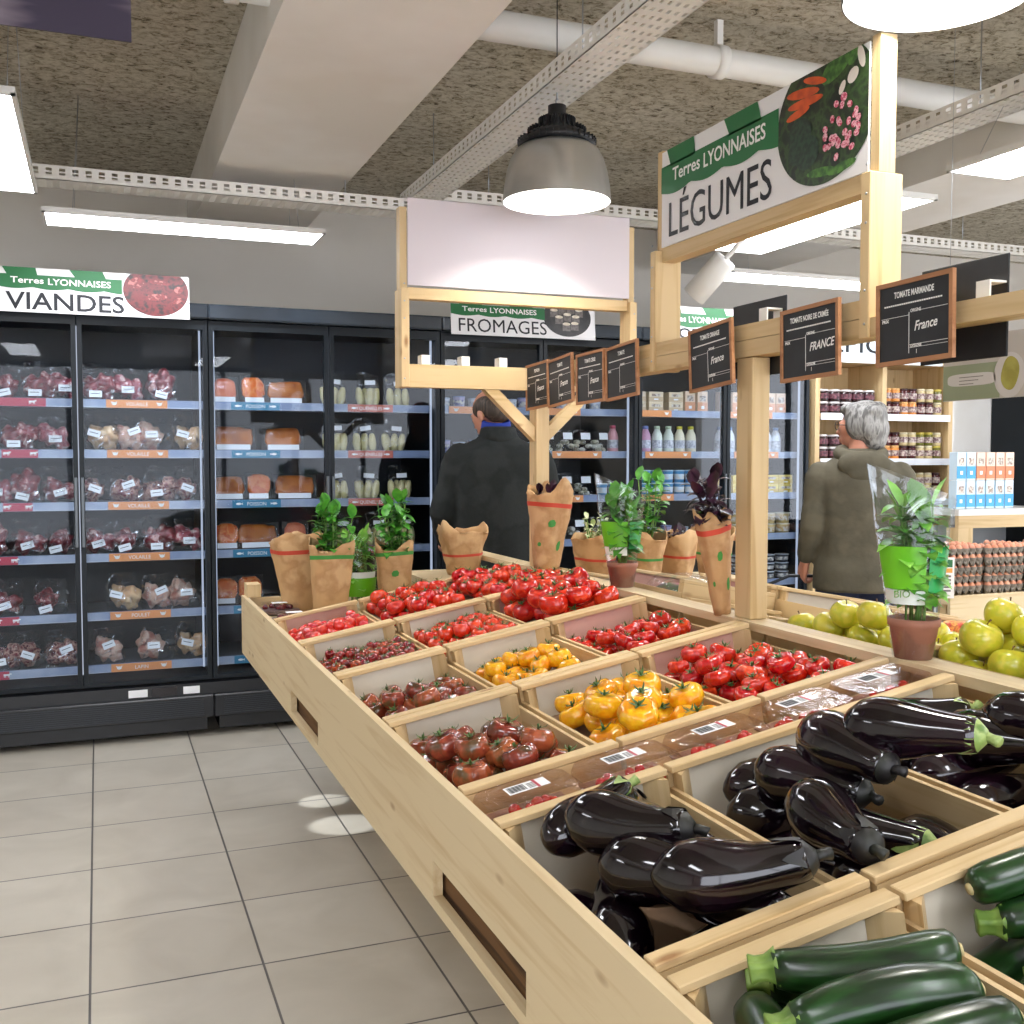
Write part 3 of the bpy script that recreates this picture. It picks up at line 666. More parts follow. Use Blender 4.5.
fill(mp_, 0, 0, (.31, .44, .56), what='bag of red meat'); fill(mp_, 0, 1, (.33, .50), what='bag of red meat'); fill(mp_, 0, 2, (.24, .37, .52), what='bag of red meat')
fill(mp_, 0, 3, (.22, .38, .54), what='bag of red meat'); fill(mp_, 0, 4, (.26, .47), what='bag of red meat'); fill(xp_, 0, 5, (.25, .38, .52), what='bag of mixed meat')
fill(mp_, 1, 0, (.09, .24, .40), what='bag of dark meat'); fill(pp_, 1, 1, (.10, .24, .37, .52), what='bag of poultry'); fill(xp_, 1, 2, (.08, .22, .38, .53), what='bag of veiny meat')
fill(mp_, 1, 3, (.09, .23, .37, .52), what='bag of chopped meat'); fill(pp_, 1, 4, (.19, .36, .52), what='whole chicken pack'); fill(pp_, 1, 5, (.12, .36, .52), what='small poultry bag')
fill(fp_, 2, 0, (.10, .25, .42), what='fish fillet pack'); fill(fp_, 2, 1, (.14, .40), what='wide fish fillet pack', adj=(1, 4)); fill(fp_, 2, 2, (.10, .27, .46), what='fish fillet pack')
fill(fp_, 2, 3, (.10, .26, .46), what='fish fillet pack'); fill(fp_, 2, 4, (.09, .22), what='smoked fish pack', adj=(0, 3))
fill(qp_, 3, 0, (.06, .25, .42), what='dumpling bag'); fill(qp_, 3, 1, (.07, .23, .40), what='dumpling bag'); fill(qp_, 3, 2, (.07, .25, .43), what='dumpling bag'); fill(qp_, 3, 3, (.10, .30, .45), what='dumpling bag')
WB = Pool(pot('small white cheese pot', .035, .06, '#dfe3ea', '#c4d0e4', 'cheese_pot', '#9aa7bf')); PB = Pool(pot('small lilac tub', .035, .07, '#b9b3d6', '#7f8fc0', 'cheese_tub', '#6f74a8'))
CB = Pool(cartonbox('flat cream dessert box', .10, .08, .062, '#e2cfae', '#c9b08c', 'dessert_box')); CT = Pool(cartonbox('tall orange and white carton', .072, .06, .135, '#e9cdb0', '#e0a27a'))
BT = Pool(cartonbox('yellow butter box', .105, .08, .06, '#e8cf6e', '#d8b848', 'butter_box'))
for sh in range(4): fill([WB, PB], 4, sh, (.08, .17, .26, .38, .49, .57), what='small cheese pot', jit=.01)
def herbcheese(i):
    t = thing('cheese_bag', 'clear bag of small wrapped cheeses', 'food pack'); rr = random.Random(i+7); b = MB()
    for k in range(6): b.ball((rr.uniform(-.04, .04), rr.uniform(-.02, .02), .02+.022*(k//2)), (.024, .02, .016), 10, 7, jit=.2)
    b.build('cheese_pieces', pm('wrapped_cheese', '#c9c3ab', '#8c8a74', '#e6e4d8', scale=24, rough=.5), t); bagfilm(.13, .08, .13, .085, i+31).build('film_bag', FILM, t)
    MB().box(-.03, .03, -.001, .001, -.02, .02).build('white_label', LABELW, t, loc=(0, -.05, .1), rot=(R(-10), 0, 0)); return t
hp = [Pool(herbcheese(i)) for i in range(3)]
fill(hp, 5, 1, (.10, .22, .34, .45), what='cheese bag'); fill(hp, 5, 2, (.09, .22, .35), what='cheese bag'); fill([WB], 5, 0, (.08, .2, .32, .42), what='white cheese pot', jit=.01); fill(hp, 5, 3, (.12, .3, .45), what='cheese bag')
PK = Pool(bottle('pink milk drink bottle', '#e6a5ac', '#c8506a')); VB = Pool(bottle('lilac milk drink bottle', '#d7a3bd', '#7a8fd0')); MK = Pool(bottle('white milk bottle', '#e8efe0', '#cfe0c0')); YB = Pool(bottle('cream milk bottle with yellow cap', '#efe8cc', '#d8cf30')); BB = Pool(bottle('small milk bottle with dark label', '#e2e8ee', '#5f86b8'))
fill([PK], 5, 1, (.54,), what='pink drink bottle')
fill([PK, VB, MK, MK, YB, YB], 6, 1, (.07, .15, .23, .31, .39, .47), what='milk bottle', jit=.003, adj=(0, 1, 2, 3, 4, 5))
for lv in (0, .063): fill([CB], 6, 0, (.08, .20, .34), what='%s flat dessert box' % ('lower' if lv == 0 else 'upper'), z=lv, jit=.004)
fill([CT], 6, 0, (.45, .54), what='tall dessert carton', jit=.004, y=.19)
YP = Pool(pot('blue and white yoghurt pot', .034, .075, '#4f9fd6', '#cfe6f4', 'yoghurt_pot', '#d8ecf8'))
for lv in range(2): fill([YP], 6, 2, (.06, .14, .22, .30, .38, .46), what='%s yoghurt pot' % ('lower', 'upper')[lv], z=lv*.079, jit=.003, y=.17)
fill([YP], 5, 2, (.46, .54), what='blue yoghurt pot', jit=.003, y=.17)
fill([WB, PB], 6, 3, (.1, .2, .3, .42, .52), what='white tub', jit=.01)
fill([CT], 7, 0, (.08, .17, .26, .34, .42, .50), what='tall orange carton', jit=.004, y=.17); fill([BB], 7, 1, (.07, .14, .28, .35, .42, .49), what='small milk bottle', jit=.003)
for lv in range(2): fill([BT], 7, 2, (.07, .19, .31, .43, .54), what='%s butter box' % ('lower', 'upper')[lv], z=lv*.061, jit=.004, y=.175)
CP = Pool(pot('cream coloured tub', .048, .065, '#ddc488', '#efe6cc', 'cream_tub', '#c9a86a')); SB = Pool(pot('steel-lidded dark pot', .045, .05, '#3c3f47', '#d4dae0', 'dark_pot', '#70747c'))
for lv in range(2): fill([CP], 7, 3, (.08, .2, .32, .44, .55), what='%s cream tub' % ('lower', 'upper')[lv], z=lv*.07, jit=.004)
for lv in range(3): fill([SB], 7, 4, (.08, .2, .32, .44, .55), what='%s dark pot' % ('lowest', 'middle', 'upper')[lv], z=lv*.055, jit=.004)
for lv in range(2): fill([SB], 7, 5, (.08, .2, .32, .44, .55), what='%s dark pot' % ('lower', 'upper')[lv], z=lv*.055, jit=.004)

# ------------------------------------------------------------------ wooden grocery shelves, right of the fridges
GX0, GX1, GXM = 4.24, 5.36, 4.79
t = thing('grocery_shelf', 'pine grocery shelving full of jars, right of the fridges', 'shelf', (GX0, 5.48, 0))
W = GX1-GX0
for x in (0, GXM-GX0-.02, W-.03): MB().box(x, x+.035, 0, .34, 0, 2.05).build('upright', WZ, t)
MB().box(0, W, .34, .36, 0, 2.05).build('back_panel', WZ, t); MB().box(-.0, W, -.03, .36, 2.03, 2.07).build('top_board', WX, t)
GSH = [1.70, 1.41, 1.14, .86, .58, .3]
for z in GSH:
    for a, b in ((.035, GXM-GX0-.02), (GXM-GX0+.015, W-.03)): MB().box(a, b, -.01, .34, z-.025, z, mi=0).box(a, b, -.016, -.01, z-.04, z+.004, mi=1).build('shelf_board', [WX, pm('rail_white', '#dfe4ec', rough=.3)], t)
sg = thing('shop_sign', 'grocery sign reading ÉPICERIE above the jar shelves', 'sign', M=Matrix.Translation((4.28, 5.44, 2.045)) @ RXM)
MB().box(0, .95, -.02, .22, -.004, 0).build('panel', pm('sign_pale_blue', '#d6e4ee', rough=.4), sg)
text('ÉPICERIE', sg, .15, (.05, .045, .002), INK, bold=.001, fit=.8)
J1 = Pool(jar('dark jam jar', '#2a1016', '#e6e2e2', .042, .075, ('#3a1c28', '#7a4a54'))); J2 = Pool(jar('orange preserve jar', '#d9904a', '#e2b070')); J3 = Pool(jar('pale preserve jar', '#c9b98a', '#d8cfae')); J4 = Pool(jar('olive green jar', '#6a6a2c', '#c8b850')); J5 = Pool(jar('dark red jar', '#4a1a1f', '#3a1c20'))
def gfill(ps, sh, x0, x1, step, what, lv=2, hh=.08):
    n = int((x1-x0)/step); nm = ['lower', 'upper']
    for l in range(lv):
        for k in range(n):
            p = ps[(k//2+l+sh) % len(ps)]; x = x0+step*(k+.5)
            q = 'left end' if k < n/3 else 'middle' if k < 2*n/3 else 'right end'
            p.put(TM(x, 5.48+.06, GSH[sh]+.002+l*hh), '%s, %s of shelf %s from the top, %s layer' % (what.replace('jars', 'jar'), q, ['one', 'two', 'three', 'four', 'five', 'six'][sh], nm[l]), what)
for sh in range(5): gfill([J1], sh, GX0+.05, GXM-.03, .092, 'dark jam jars in left bay', hh=.079)
for sh in range(5): gfill([J5, J2, J5, J3, J4, J3], sh, GXM+.03, GX1-.04, .071, 'mixed jars in right bay', hh=.089)
# third bay: white panelled cupboard with milk cartons on a wooden counter
t = thing('white_cupboard', 'white panel cupboard behind the stacked milk cartons', 'cupboard', (5.37, 5.6, 0)); MB().box(0, .62, .1, .6, 0, 1.98).build('back_panel', WHITE, t); MB().box(0, .03, -.1, .1, 1.13, 1.98).build('side_panel', WHITE, t)
t = thing('wooden_counter', 'wooden counter carrying the milk cartons behind the egg trays', 'counter', (5.06, 5.1, 0))
MB().box(0, .84, 0, .36, 1.05, 1.09).build('counter_top', pm('counter_pale_top', '#dcdad4', rough=.35), t); MB().box(0, .84, .0, .03, .97, 1.05).build('apron_rail', WX, t)
for x in (0, .72): MB().box(x, x+.12, .0, .1, 0, .97).build('leg', WZ, t)
MB().box(.12, .72, .3, .33, 0, .97).build('back_board', pm('panel_blue_grey', '#8d949c', rough=.6), t)
MA = Pool(cartonbox('blue and white milk carton', .072, .07, .18, '#cfe4f0', '#3f9fd8', 'milk_carton')); MO = Pool(cartonbox('orange and white milk carton', .072, .07, .18, '#efd0bc', '#e07f50', 'milk_carton'))
for l in range(2):
    for k in range(6):
        p = (MA, MA, MO, MO, MO, MO)[k] if l else MA
        p.put(TM(5.14+k*.082, 5.2, 1.092+l*.182), '%s milk carton, %s of six in the %s row on the counter' % ('orange' if p is MO else 'blue', ['first', 'second', 'third', 'fourth', 'fifth', 'last'][k], ['lower', 'upper'][l]), 'milk cartons stacked on the counter')
t = thing('dark_cabinet', 'dark blue upright cabinet at the right edge of the photo', 'cabinet', (5.93, 5.0, 0)); MB().box(0, .7, 0, .7, 0, 2.25, bev=.01).build('carcass', DARKF, t)
for a in (0, .35): MB().box(a+.01, a+.34, -.02, -.002, .1, 2.2).build('door', pm('blue_gloss_door', '#2d4470', rough=.15), t)
# ------------------------------------------------------------------ sloping produce display
TH = R(10.2); CT_, ST_ = math.cos(TH), math.sin(TH); XE, ZE = .56, .842
def PS(s, y, h=0): return Vector((XE + s*CT_ - h*ST_, y, ZE + s*ST_ + h*CT_))
def SM(s, y, h=0): return Matrix.Translation(PS(s, y, h)) @ Matrix.Rotation(-TH, 4, 'Y')
RIDX = 1.50; RZ = ZE + (RIDX-XE)*math.tan(TH)
def MSM(s, y, h=0):      # mirrored slope, s grows to +X, falling
    return Matrix.Translation((RIDX+.07 + s*CT_ + h*ST_, y, RZ - s*ST_ + h*CT_)) @ Matrix.Rotation(TH, 4, 'Y')
t = thing('produce_display', 'long sloping pine market stall carrying all the vegetable crates', 'display stand', (XE, 0, 0))
b = MB(); z0, z1 = .60, .842; ya, yb = .42, 4.46; slots = [(1.33, 1.77), (2.83, 3.26)]
b.box(-.012, .006, ya, yb, .688, z1).box(-.012, .006, ya, yb, z0, .622)
prev = ya
for a, c in slots + [(yb, yb)]: b.box(-.012, .006, prev, a, .622, .688); prev = c
b.build('side_board', BY, t)
for a, c in slots: MB().box(.012, .03, a-.06, c+.06, .605, .70).build('slot_beam', DWOOD, t)
for y, sh in ((ya, math.tan(TH)), (yb-.022, 0)):
    sh = sh; W = 2*(RIDX+.035-XE)-.022
    b = MB(); b.add([(.022, y, z0), (W, y, z0), (W, y, z1-.012), (RIDX+.035-XE, y, z1-.012+(RIDX-XE)*sh), (.022, y, z1-.012)], [(0, 1, 2, 3, 4)]); n = len(b.v)
    b.add([(.022, y+.022, z0), (W, y+.022, z0), (W, y+.022, z1-.012), (RIDX+.035-XE, y+.022, z1-.012+(RIDX-XE)*sh), (.022, y+.022, z1-.012)], [(4, 3, 2, 1, 0)])
    for i in range(5): b.f.append((n-5+i, n-5+(i+1) % 5, n+(i+1) % 5, n+i)); b.m.append(0); b.sm.append(False)
    b.build('end_board', BX, t)
MB().box(.0, .055, 4.36, 4.46, .842, .895).build('corner_block', BZ if 'BZ' in globals() else WZ, t)
W2 = 2*(RIDX+.035-XE)
MB().box(W2-.022, W2, ya, yb, z0, z1).build('far_side_board', BY, t)
MB().box(.022, W2-.022, ya+.022, yb-.022, z0, z0+.015).build('bottom_board', BX, t)
MB().box(RIDX-XE-.006, RIDX-XE+.068, ya+.03, yb-.03, RZ-.025, RZ-.004).build('ridge_board', BY, t)
for x in (.5, 1.35):
    for y in (.7, 2.3, 3.95): MB().box(x, x+.09, y, y+.09, 0, z0).build('leg', WZ, t)
for i in range(10):
    y = .55+i*.42
b = MB(); b.box(.03, .9, 3.76, 4.42, .78, .795); b.build('back_shelf', BX, t)

RAILH = .125
INP = pm('crate_paper_pale', '#d9d2c2', '#cfc7b6', scale=5, rough=.7); INR = pm('crate_paper_rose', '#d3a89a', '#c99c8d', scale=5, rough=.7); LINER = pm('crate_liner_brown', '#8a6f58', '#77604c', scale=8, rough=.6)
def crate(label, M, w=.306, l=.517, pink=False, sideh=.084, dp=0, group='open pine crates on the sloping stall'):
    t = thing('wooden_crate', label, 'crate', M=M, group=group); e = .003
    for y, ys in ((0, 1), (l, -1)):
        a, c = sorted((y, y+ys*.008)); MB().box(e, w-e, a+e*.3, c, .008-dp, .113).build('end_panel', WX, t)
        a, c = sorted((y+ys*.0085, y+ys*.0095)); MB().box(.03, w-.03, a, c, .008-dp, .112).build('paper_lining', INR if pink else INP, t)
        a, c = sorted((y, y+ys*.028)); MB().box(e*.4, w-e*.4, a+e*.3, c, .1135, .125, bev=.0015).build('end_rail', WX, t)
    for x, xs in ((0, 1), (w, -1)):
        a, c = sorted((x+xs*e, x+xs*.010)); MB().box(a, c, .0085, l-.0085, .008-dp, sideh).build('side_panel', WY, t)
        if pink:
            a, c = sorted((x+xs*.0102, x+xs*.0108)); MB().box(a, c, .03, l-.03, .008, sideh-.012).build('paper_lining', INR, t)
    for x, xs in ((.0105, 1), (w-.0105, -1)):
        for y, ys in ((.0098, 1), (l-.0098, -1)):
            MB().poly([(x, y, .008-dp), (x+xs*.032, y, .008-dp), (x, y+ys*.032, .008-dp)] if xs*ys > 0 else [(x, y, .008-dp), (x, y+ys*.032, .008-dp), (x+xs*.032, y, .008-dp)], .105+dp).build('corner_post', WZ, t)
    MB().box(e, w-e, e, l-e, -dp, .0078-dp).build('bottom', WY, t)
    MB().box(.012, w-.012, .012, l-.012, .008-dp, .0095-dp).build('liner', LINER, t)
    return t
CS = [.008, .319, .630]; ROWY = {0: .462, 1: 1.003, 2: 1.667, 3: 2.187, 4: 2.707, 5: 3.227}; CW, CL = .306, .517
def CM(c, r): return SM(CS[c], ROWY[r], -RAILH)
names = {(0, 0): 'crate of courgettes at the near left', (1, 0): 'courgette crate at the lower right corner', (2, 0): 'courgette crate beyond the right edge',
 (0, 1): 'crate of aubergines next to the side board', (1, 1): 'middle crate of aubergines', (2, 1): 'aubergine crate nearest the yellow apples',
 (0, 2): 'crate of large brown tomatoes', (1, 2): 'crate of large yellow tomatoes', (2, 2): 'crate of ribbed red tomatoes at the foot of the near post',
 (0, 3): 'crate of small brown tomatoes', (1, 3): 'crate of small yellow tomatoes', (2, 3): 'crate of ribbed red tomatoes behind the near post crate',
 (0, 4): 'crate of dark cherry tomatoes on stems', (1, 4): 'crate of small orange-red tomatoes', (2, 4): 'crate heaped with big red tomatoes',
 (0, 5): 'crate of plain red cherry tomatoes at the far left', (1, 5): 'far crate of vine tomatoes beside the cherry tomatoes', (2, 5): 'far crate of vine tomatoes beside the paper cone'}
for (c, r), nm in names.items():
    crate('pine '+nm, CM(c, r), dp=(.02, .055)[r] if r < 2 else (-.024, -.028, -.048, -.05)[r-2], pink=(c == 2 and r >= 2) or r == 5)
class Heap:
    def __init__(s, W, L, z0=.011, mx=.014): s.W, s.L, s.z0, s.m, s.sp = W, L, z0, mx, []
    def rest(s, off, x, y, floor=None):
        z = -9
        for dx_, dy, dz, r in off:
            z = max(z, s.z0 + r - dz)
            for (X, Y, Z, Rr) in s.sp:
                d2 = (x+dx_-X)**2 + (y+dy-Y)**2; q = (r+Rr)
                if d2 < q*q: z = max(z, Z + math.sqrt(q*q-d2) - dz)
        return z
    def put(s, off, x, y, z): s.sp += [(x+a, y+b, z+c, r) for a, b, c, r in off]
def heap(frame, protos, n, rx, ry, rs, rr, lab, grp, W=.306, L=.517, flat=.8, tilt=.38, coll=.92, tries=26, centre=(.5, .5), stemup=True, hp=None, z0=.036, cw=.09):
    H = hp or Heap(W, L, z0=z0)
    for i in range(n):
        s = rr.uniform(*rs); r = s*coll; best = None
        lo, hi = max(rx[0], .013+s), min(rx[1], W-.013-s); l2, h2 = max(ry[0], .013+s), min(ry[1], L-.013-s)
        for k in range(tries):
            x = rr.uniform(lo, hi) if hi > lo else (lo+hi)/2; y = rr.uniform(l2, h2)
            z = H.rest([(0, 0, 0, r*(.5+.5*flat))], x, y)
            cost = z + cw*((x-(lo+(hi-lo)*centre[0]))**2 + (y-(l2+(h2-l2)*centre[1]))**2)**.5
            if best is None or cost < best[0]: best = (cost, x, y, z)
        _, x, y, z = best
        H.put([(0, 0, 0, r*(.5+.5*flat))], x, y, z)
        p = protos[rr.randrange(len(protos))]
        rot = Euler((rr.uniform(-tilt, tilt), rr.uniform(-tilt, tilt), rr.uniform(0, 6.28)))
        M = frame @ Matrix.Translation((x, y, z)) @ rot.to_matrix().to_4x4() @ Matrix.Diagonal((s, s, s, 1))
        p.put(M, lab, grp)
    return H
def calyx(n=5, r=.62, z=.66, up=.25, w=.13, stem=.22, mat=None, sw=.07):
    b = MB()
    for k in range(n):
        a = 2*PI*k/n+rnd.uniform(-.2, .2); ca, sa = math.cos(a), math.sin(a); u = up*rnd.uniform(.4, 1.5)
        P = [(0, w*.5, z), (r*.35, w*.6, z+.05), (r*.75, w*.35, z+u*.5-.02), (r, 0, z+u)]
        v = []
        for (x, ww, zz) in P: v += [(x*ca-ww*sa, x*sa+ww*ca, zz), (x*ca+ww*sa, x*sa-ww*ca, zz)]
        b.add(v, [(0, 1, 3, 2), (2, 3, 5, 4), (4, 5, 7, 6)], 0, True)
    b.tube([(0, 0, z-.1), (.02, .01, z+stem*.6), (.05, .03, z+stem)], [sw, sw*.8, sw], 6)
    return b
def tomato(name, label, mat, ribs=0, depth=.0, flat=.8, sd=0, n=28, m=14, cal=True, cat='tomato', cz=None):
    t = thing(name, label, cat); b = MB(); rr = random.Random(sd); ph = rr.uniform(0, 6); P = []
    for k in range(m+1):
        th = PI*k/m; st, c = math.sin(th), math.cos(th); dim = (.30*max(0, 1-(th/.75)**2) + .12*max(0, 1-((PI-th)/.6)**2))*(1 if ribs else .6)
        R_ = (abs(st)**.85); Z = flat*c - (dim*flat if c > 0 else -dim*flat)
        P.append((R_, Z))
    rings = []
    for (r_, z) in P[1:-1]:
        ring = []
        for i in range(n):
            a = 2*PI*i/n; rb = 1
            if ribs: rb = 1 - depth*(1-abs(math.sin(ribs*a/2+ph+.5*math.sin(a*2+ph)))**.7)*(1 - .15*abs(z))
            ir = 1 + .07*noise.noise(Vector((math.cos(a)*1.2+sd, math.sin(a)*1.2, z)))
            ring.append((r_*rb*ir*math.cos(a), r_*rb*ir*math.sin(a), z))
        rings.append(ring)
    top = [(0, 0, P[0][1]), (0, 0, P[-1][1])]
    v = [top[0]] + [p for g in rings for p in g] + [top[1]]; F = []
    for i in range(n): F.append((0, 1+i, 1+(i+1) % n))
    for k in range(len(rings)-1):
        for i in range(n): F.append((1+k*n+i, 1+(k+1)*n+i, 1+(k+1)*n+(i+1) % n, 1+k*n+(i+1) % n))
    Lx = len(v)-1; k = len(rings)-1
    for i in range(n): F.append((1+k*n+i, Lx, 1+k*n+(i+1) % n))
    b.add(v, F, 0, True); b.build('tomato_fruit' if cat == 'tomato' else 'fruit', mat, t)
    if cal:
        zc = P[0][1]+.04 if cz is None else cz
        calyx(5+sd % 2, r=.55 if ribs else .75, z=zc, up=.3).build('green_stem', CALM, t)
    return t
CALM = pm('calyx_green', '#4a6b2a', '#34501f', scale=40, rough=.6)
TR = pm('tomato_red', '#cf2412', '#b81a0e', '#dd3c1c', scale=1.3, rough=.18, coat=.5, rnd_obj=.12, sub=.08)
TR2 = pm('tomato_orange_red', '#e0421a', '#cc2a12', scale=1.4, rough=.18, coat=.5, rnd_obj=.12, sub=.08)
TCH = pm('cherry_red', '#c41a18', '#d62a20', scale=1.3, rough=.15, coat=.6, rnd_obj=.12, sub=.08)
TDC = pm('dark_cherry', '#8a2018', '#b02a1c', '#5c1a14', scale=1.1, rough=.2, coat=.5, rnd_obj=.35)
TB = pm('brown_tomato', '#7a3422', '#a04a2c', '#5c4224', scale=1.1, rough=.2, coat=.6, rnd_obj=.3, lo=.35, hi=.65)
TY = pm('yellow_tomato', '#f2a90e', '#f6bd20', '#ec9710', scale=1.2, rough=.18, coat=.5, rnd_obj=.08, sub=.08)
r1 = random.Random(11)
def PT(name, mat, ribs, depth, flat, k=3, **kw): return [Pool(tomato(name, 'x', mat, ribs, depth, flat, sd=i+1, **kw)) for i in range(k)]
big_b = PT('brown_tomato', TB, 9, .16, .74); big_y = PT('yellow_tomato', TY, 10, .15, .68); rib_r = PT('ribbed_tomato', TR, 10, .2, .66, 4); big_r = PT('red_tomato', TR, 8, .07, .8)
sm_b = PT('brown_tomato', TB, 7, .10, .82); sm_y = PT('yellow_tomato', TY, 8, .10, .78); sm_o = PT('small_tomato', TR2, 0, 0, .92, n=16, m=10); ch = PT('cherry_tomato', TCH, 0, 0, 1.1, 2, n=14, m=9, cal=False); dch = PT('cherry_tomato', TDC, 0, 0, .98, 3, n=12, m=8, cz=.9); vin = PT('vine_tomato', TR, 0, 0, .86, 3, n=20, m=12)
heap(CM(0, 2), big_b, 25, (.0, .25), (.0, .44), (.033, .042), r1, 'large dark brown ribbed tomato in the big brown tomato crate beside the punnets', 'large brown tomatoes', centre=(.4, .3))
heap(CM(1, 2), big_y, 22, (.0, .26), (.0, .44), (.036, .044), r1, 'large yellow ribbed tomato in the near yellow crate beside the punnets', 'large yellow tomatoes', centre=(.4, .35))
heap(CM(2, 2), rib_r, 48, (.0, .25), (.0, .45), (.026, .036), r1, 'deeply ribbed red tomato in the crate at the foot of the near post', 'ribbed red tomatoes by the near post', centre=(.5, .4))
heap(CM(0, 3), sm_b, 30, (.0, .26), (.0, .42), (.027, .034), r1, 'smaller brown tomato in the second brown crate from the punnets', 'small brown tomatoes', centre=(.5, .35))
heap(CM(1, 3), sm_y, 34, (.0, .26), (.0, .44), (.027, .034), r1, 'smaller yellow tomato in the farther yellow crate', 'small yellow tomatoes', centre=(.5, .4))
heap(CM(2, 3), rib_r, 44, (.0, .26), (.0, .46), (.025, .033), r1, 'ribbed red tomato in the crate behind the near post crate', 'ribbed red tomatoes in the second crate', centre=(.5, .4))
heap(CM(0, 4), dch, 170, (.0, .29), (.0, .44), (.0125, .0165), r1, 'tiny dark red cherry tomato on stems in the dark cherry crate', 'dark cherry tomatoes', centre=(.5, .4), tries=10, z0=.06)
heap(CM(1, 4), sm_o, 62, (.0, .28), (.0, .44), (.020, .026), r1, 'small orange-red tomato in the crate between dark cherries and big reds', 'small orange-red tomatoes', centre=(.5, .4), z0=.06)
heap(CM(2, 4), big_r, 30, (.0, .30), (.0, .48), (.036, .045), r1, 'big glossy red tomato in the heaped crate before the paper cone', 'big red tomatoes', centre=(.3, .5), z0=.06)
heap(CM(0, 5), ch, 95, (.0, .28), (.0, .42), (.016, .020), r1, 'plain red cherry tomato in the far left crate', 'plain cherry tomatoes', centre=(.5, .3), tries=10, z0=.062)
heap(CM(1, 5), vin, 52, (.0, .30), (.0, .48), (.027, .033), r1, 'red vine tomato in the far middle crate', 'vine tomatoes in the middle crate', centre=(.6, .4), z0=.062)
heap(CM(2, 5), vin, 52, (.0, .30), (.0, .48), (.027, .034), r1, 'red vine tomato in the far right crate beside the paper cone', 'vine tomatoes in the right crate', centre=(.5, .5), z0=.062)
# ------------------------------------------------------------------ aubergines and courgettes
EGG = pm('aubergine_skin', '#10060e', '#0a0408', '#1c0a16', scale=5, rough=.1, coat=.0, spec=.7)
EGD = pm('aubergine_dark_cap', '#1a1c12', '#100c0e', scale=30, rough=.5)
EGC = pm('aubergine_calyx', '#7f9a4e', '#9db069', '#5c7a34', scale=30, rough=.5, bump=.2)
ZUC = pm('courgette_skin', '#152f10', '#1d3f18', '#0f250d', scale=38, rough=.28, coat=.1, stretch=(.25, 1, 1), rnd_obj=.12)
ZUE = pm('courgette_stem', '#7f9a46', '#5d7c30', scale=30, rough=.5)
def aubergine(i):
    rr = random.Random(i+5); t = thing('aubergine', 'x', 'aubergine'); b = MB(); bend = rr.uniform(-.02, .02); L = .215; k = rr.uniform(.9, 1.08)
    pr = [(0, .002), (.004, .012), (.014, .026), (.035, .040), (.06, .0445), (.085, .0430), (.11, .038), (.135, .032), (.16, .0275), (.18, .0255), (.193, .023)]
    pts = [(x, bend*math.sin(PI*x/L), 0) for x, _ in pr]; b.tube(pts, [r*k for _, r in pr], 20); ys = pts[-1][1]
    b.build('skin', EGG, t)
    c = MB(); n = 5; prf = [(.17, .0275), (.182, .0272), (.193, .0245), (.2, .017), (.206, .010)]
    c.tube([(x, ys+bend*math.sin(PI*x/L)*.4-.0*x, 0) for x, _ in prf], [r*k for _, r in prf], 14)
    for j in range(n):
        a = 2*PI*j/n+.3; e = rr.uniform(.152, .166); P = [(.19, .0272, .5), (.182, .0283, .34), (e+.007, .0292, .16), (e, .0288, 0)]; v = []
        for x, r_, w in P:
            for s_ in (-1, 1): v.append((x, ys+r_*k*math.cos(a+s_*w), r_*k*math.sin(a+s_*w)))
        c.add(v, [(0, 1, 3, 2), (2, 3, 5, 4), (4, 5, 7, 6)], 0, True)
    c.tube([(.2, ys, 0), (.212, ys*.8, .004), (.222, ys*.6+.004, .008)], [.009, .0075, .009], 8)
    c.v = [(x, ys+(y-ys)*.92, z*.92) for x, y, z in c.v]; c.build('calyx', EGD if i % 2 else EGC, t)
    t['_o'] = 1; del t['_o']
    return t, [(x, y, 0, r*k*.66) for (x, y, _), (_, r) in list(zip(pts, pr))[2::2]] + [(.21, 0, 0, .012)]
def courgette(i):
    rr = random.Random(i+55); t = thing('courgette', 'x', 'courgette'); b = MB(); bend = rr.uniform(-.012, .012); L = .2; k = rr.uniform(.93, 1.1)
    xs = [0, .003, .01, .03, .07, .11, .15, .175, .19]; rs = [.007, .016, .022, .0255, .0265, .026, .024, .021, .018]
    rings = []
    for x, r_ in zip(xs, rs): rings.append([(x, bend*math.sin(PI*x/L)+r_*k*math.cos(a)*(1+.025*math.cos(a*7)), r_*k*math.sin(a)*(1+.025*math.cos(a*7))) for a in [2*PI*j/21 for j in range(21)]])
    b.loft(rings); b.build('skin', ZUC, t)
    c = MB(); rings = []
    for x, r_ in ((.186, .0185), (.191, .0155), (.198, .0122), (.207, .0118), (.214, .0138), (.2155, .0128)): rings.append([(x, r_*k*math.cos(a)*(1+.16*math.cos(a*5)), r_*k*math.sin(a)*(1+.16*math.cos(a*5))) for a in [2*PI*j/20 for j in range(20)]])
    c.loft(rings); c.build('cut_stem', ZUE, t)
    d = MB(); d.tube([(.001, 0, 0), (-.003, 0, 0)], [.008, .006], 10); d.build('blossom_scar', pm('scar_pale', '#b8a878', rough=.7), t)
    return t, [(x, bend*math.sin(PI*x/L), 0, r_*k) for x, r_ in list(zip(xs, rs))[2:8]] + [(.205, 0, 0, .014)]
AUB = [(Pool(a), o) for a, o in [aubergine(i) for i in range(4)]]; COU = [(Pool(a), o) for a, o in [courgette(i) for i in range(4)]]
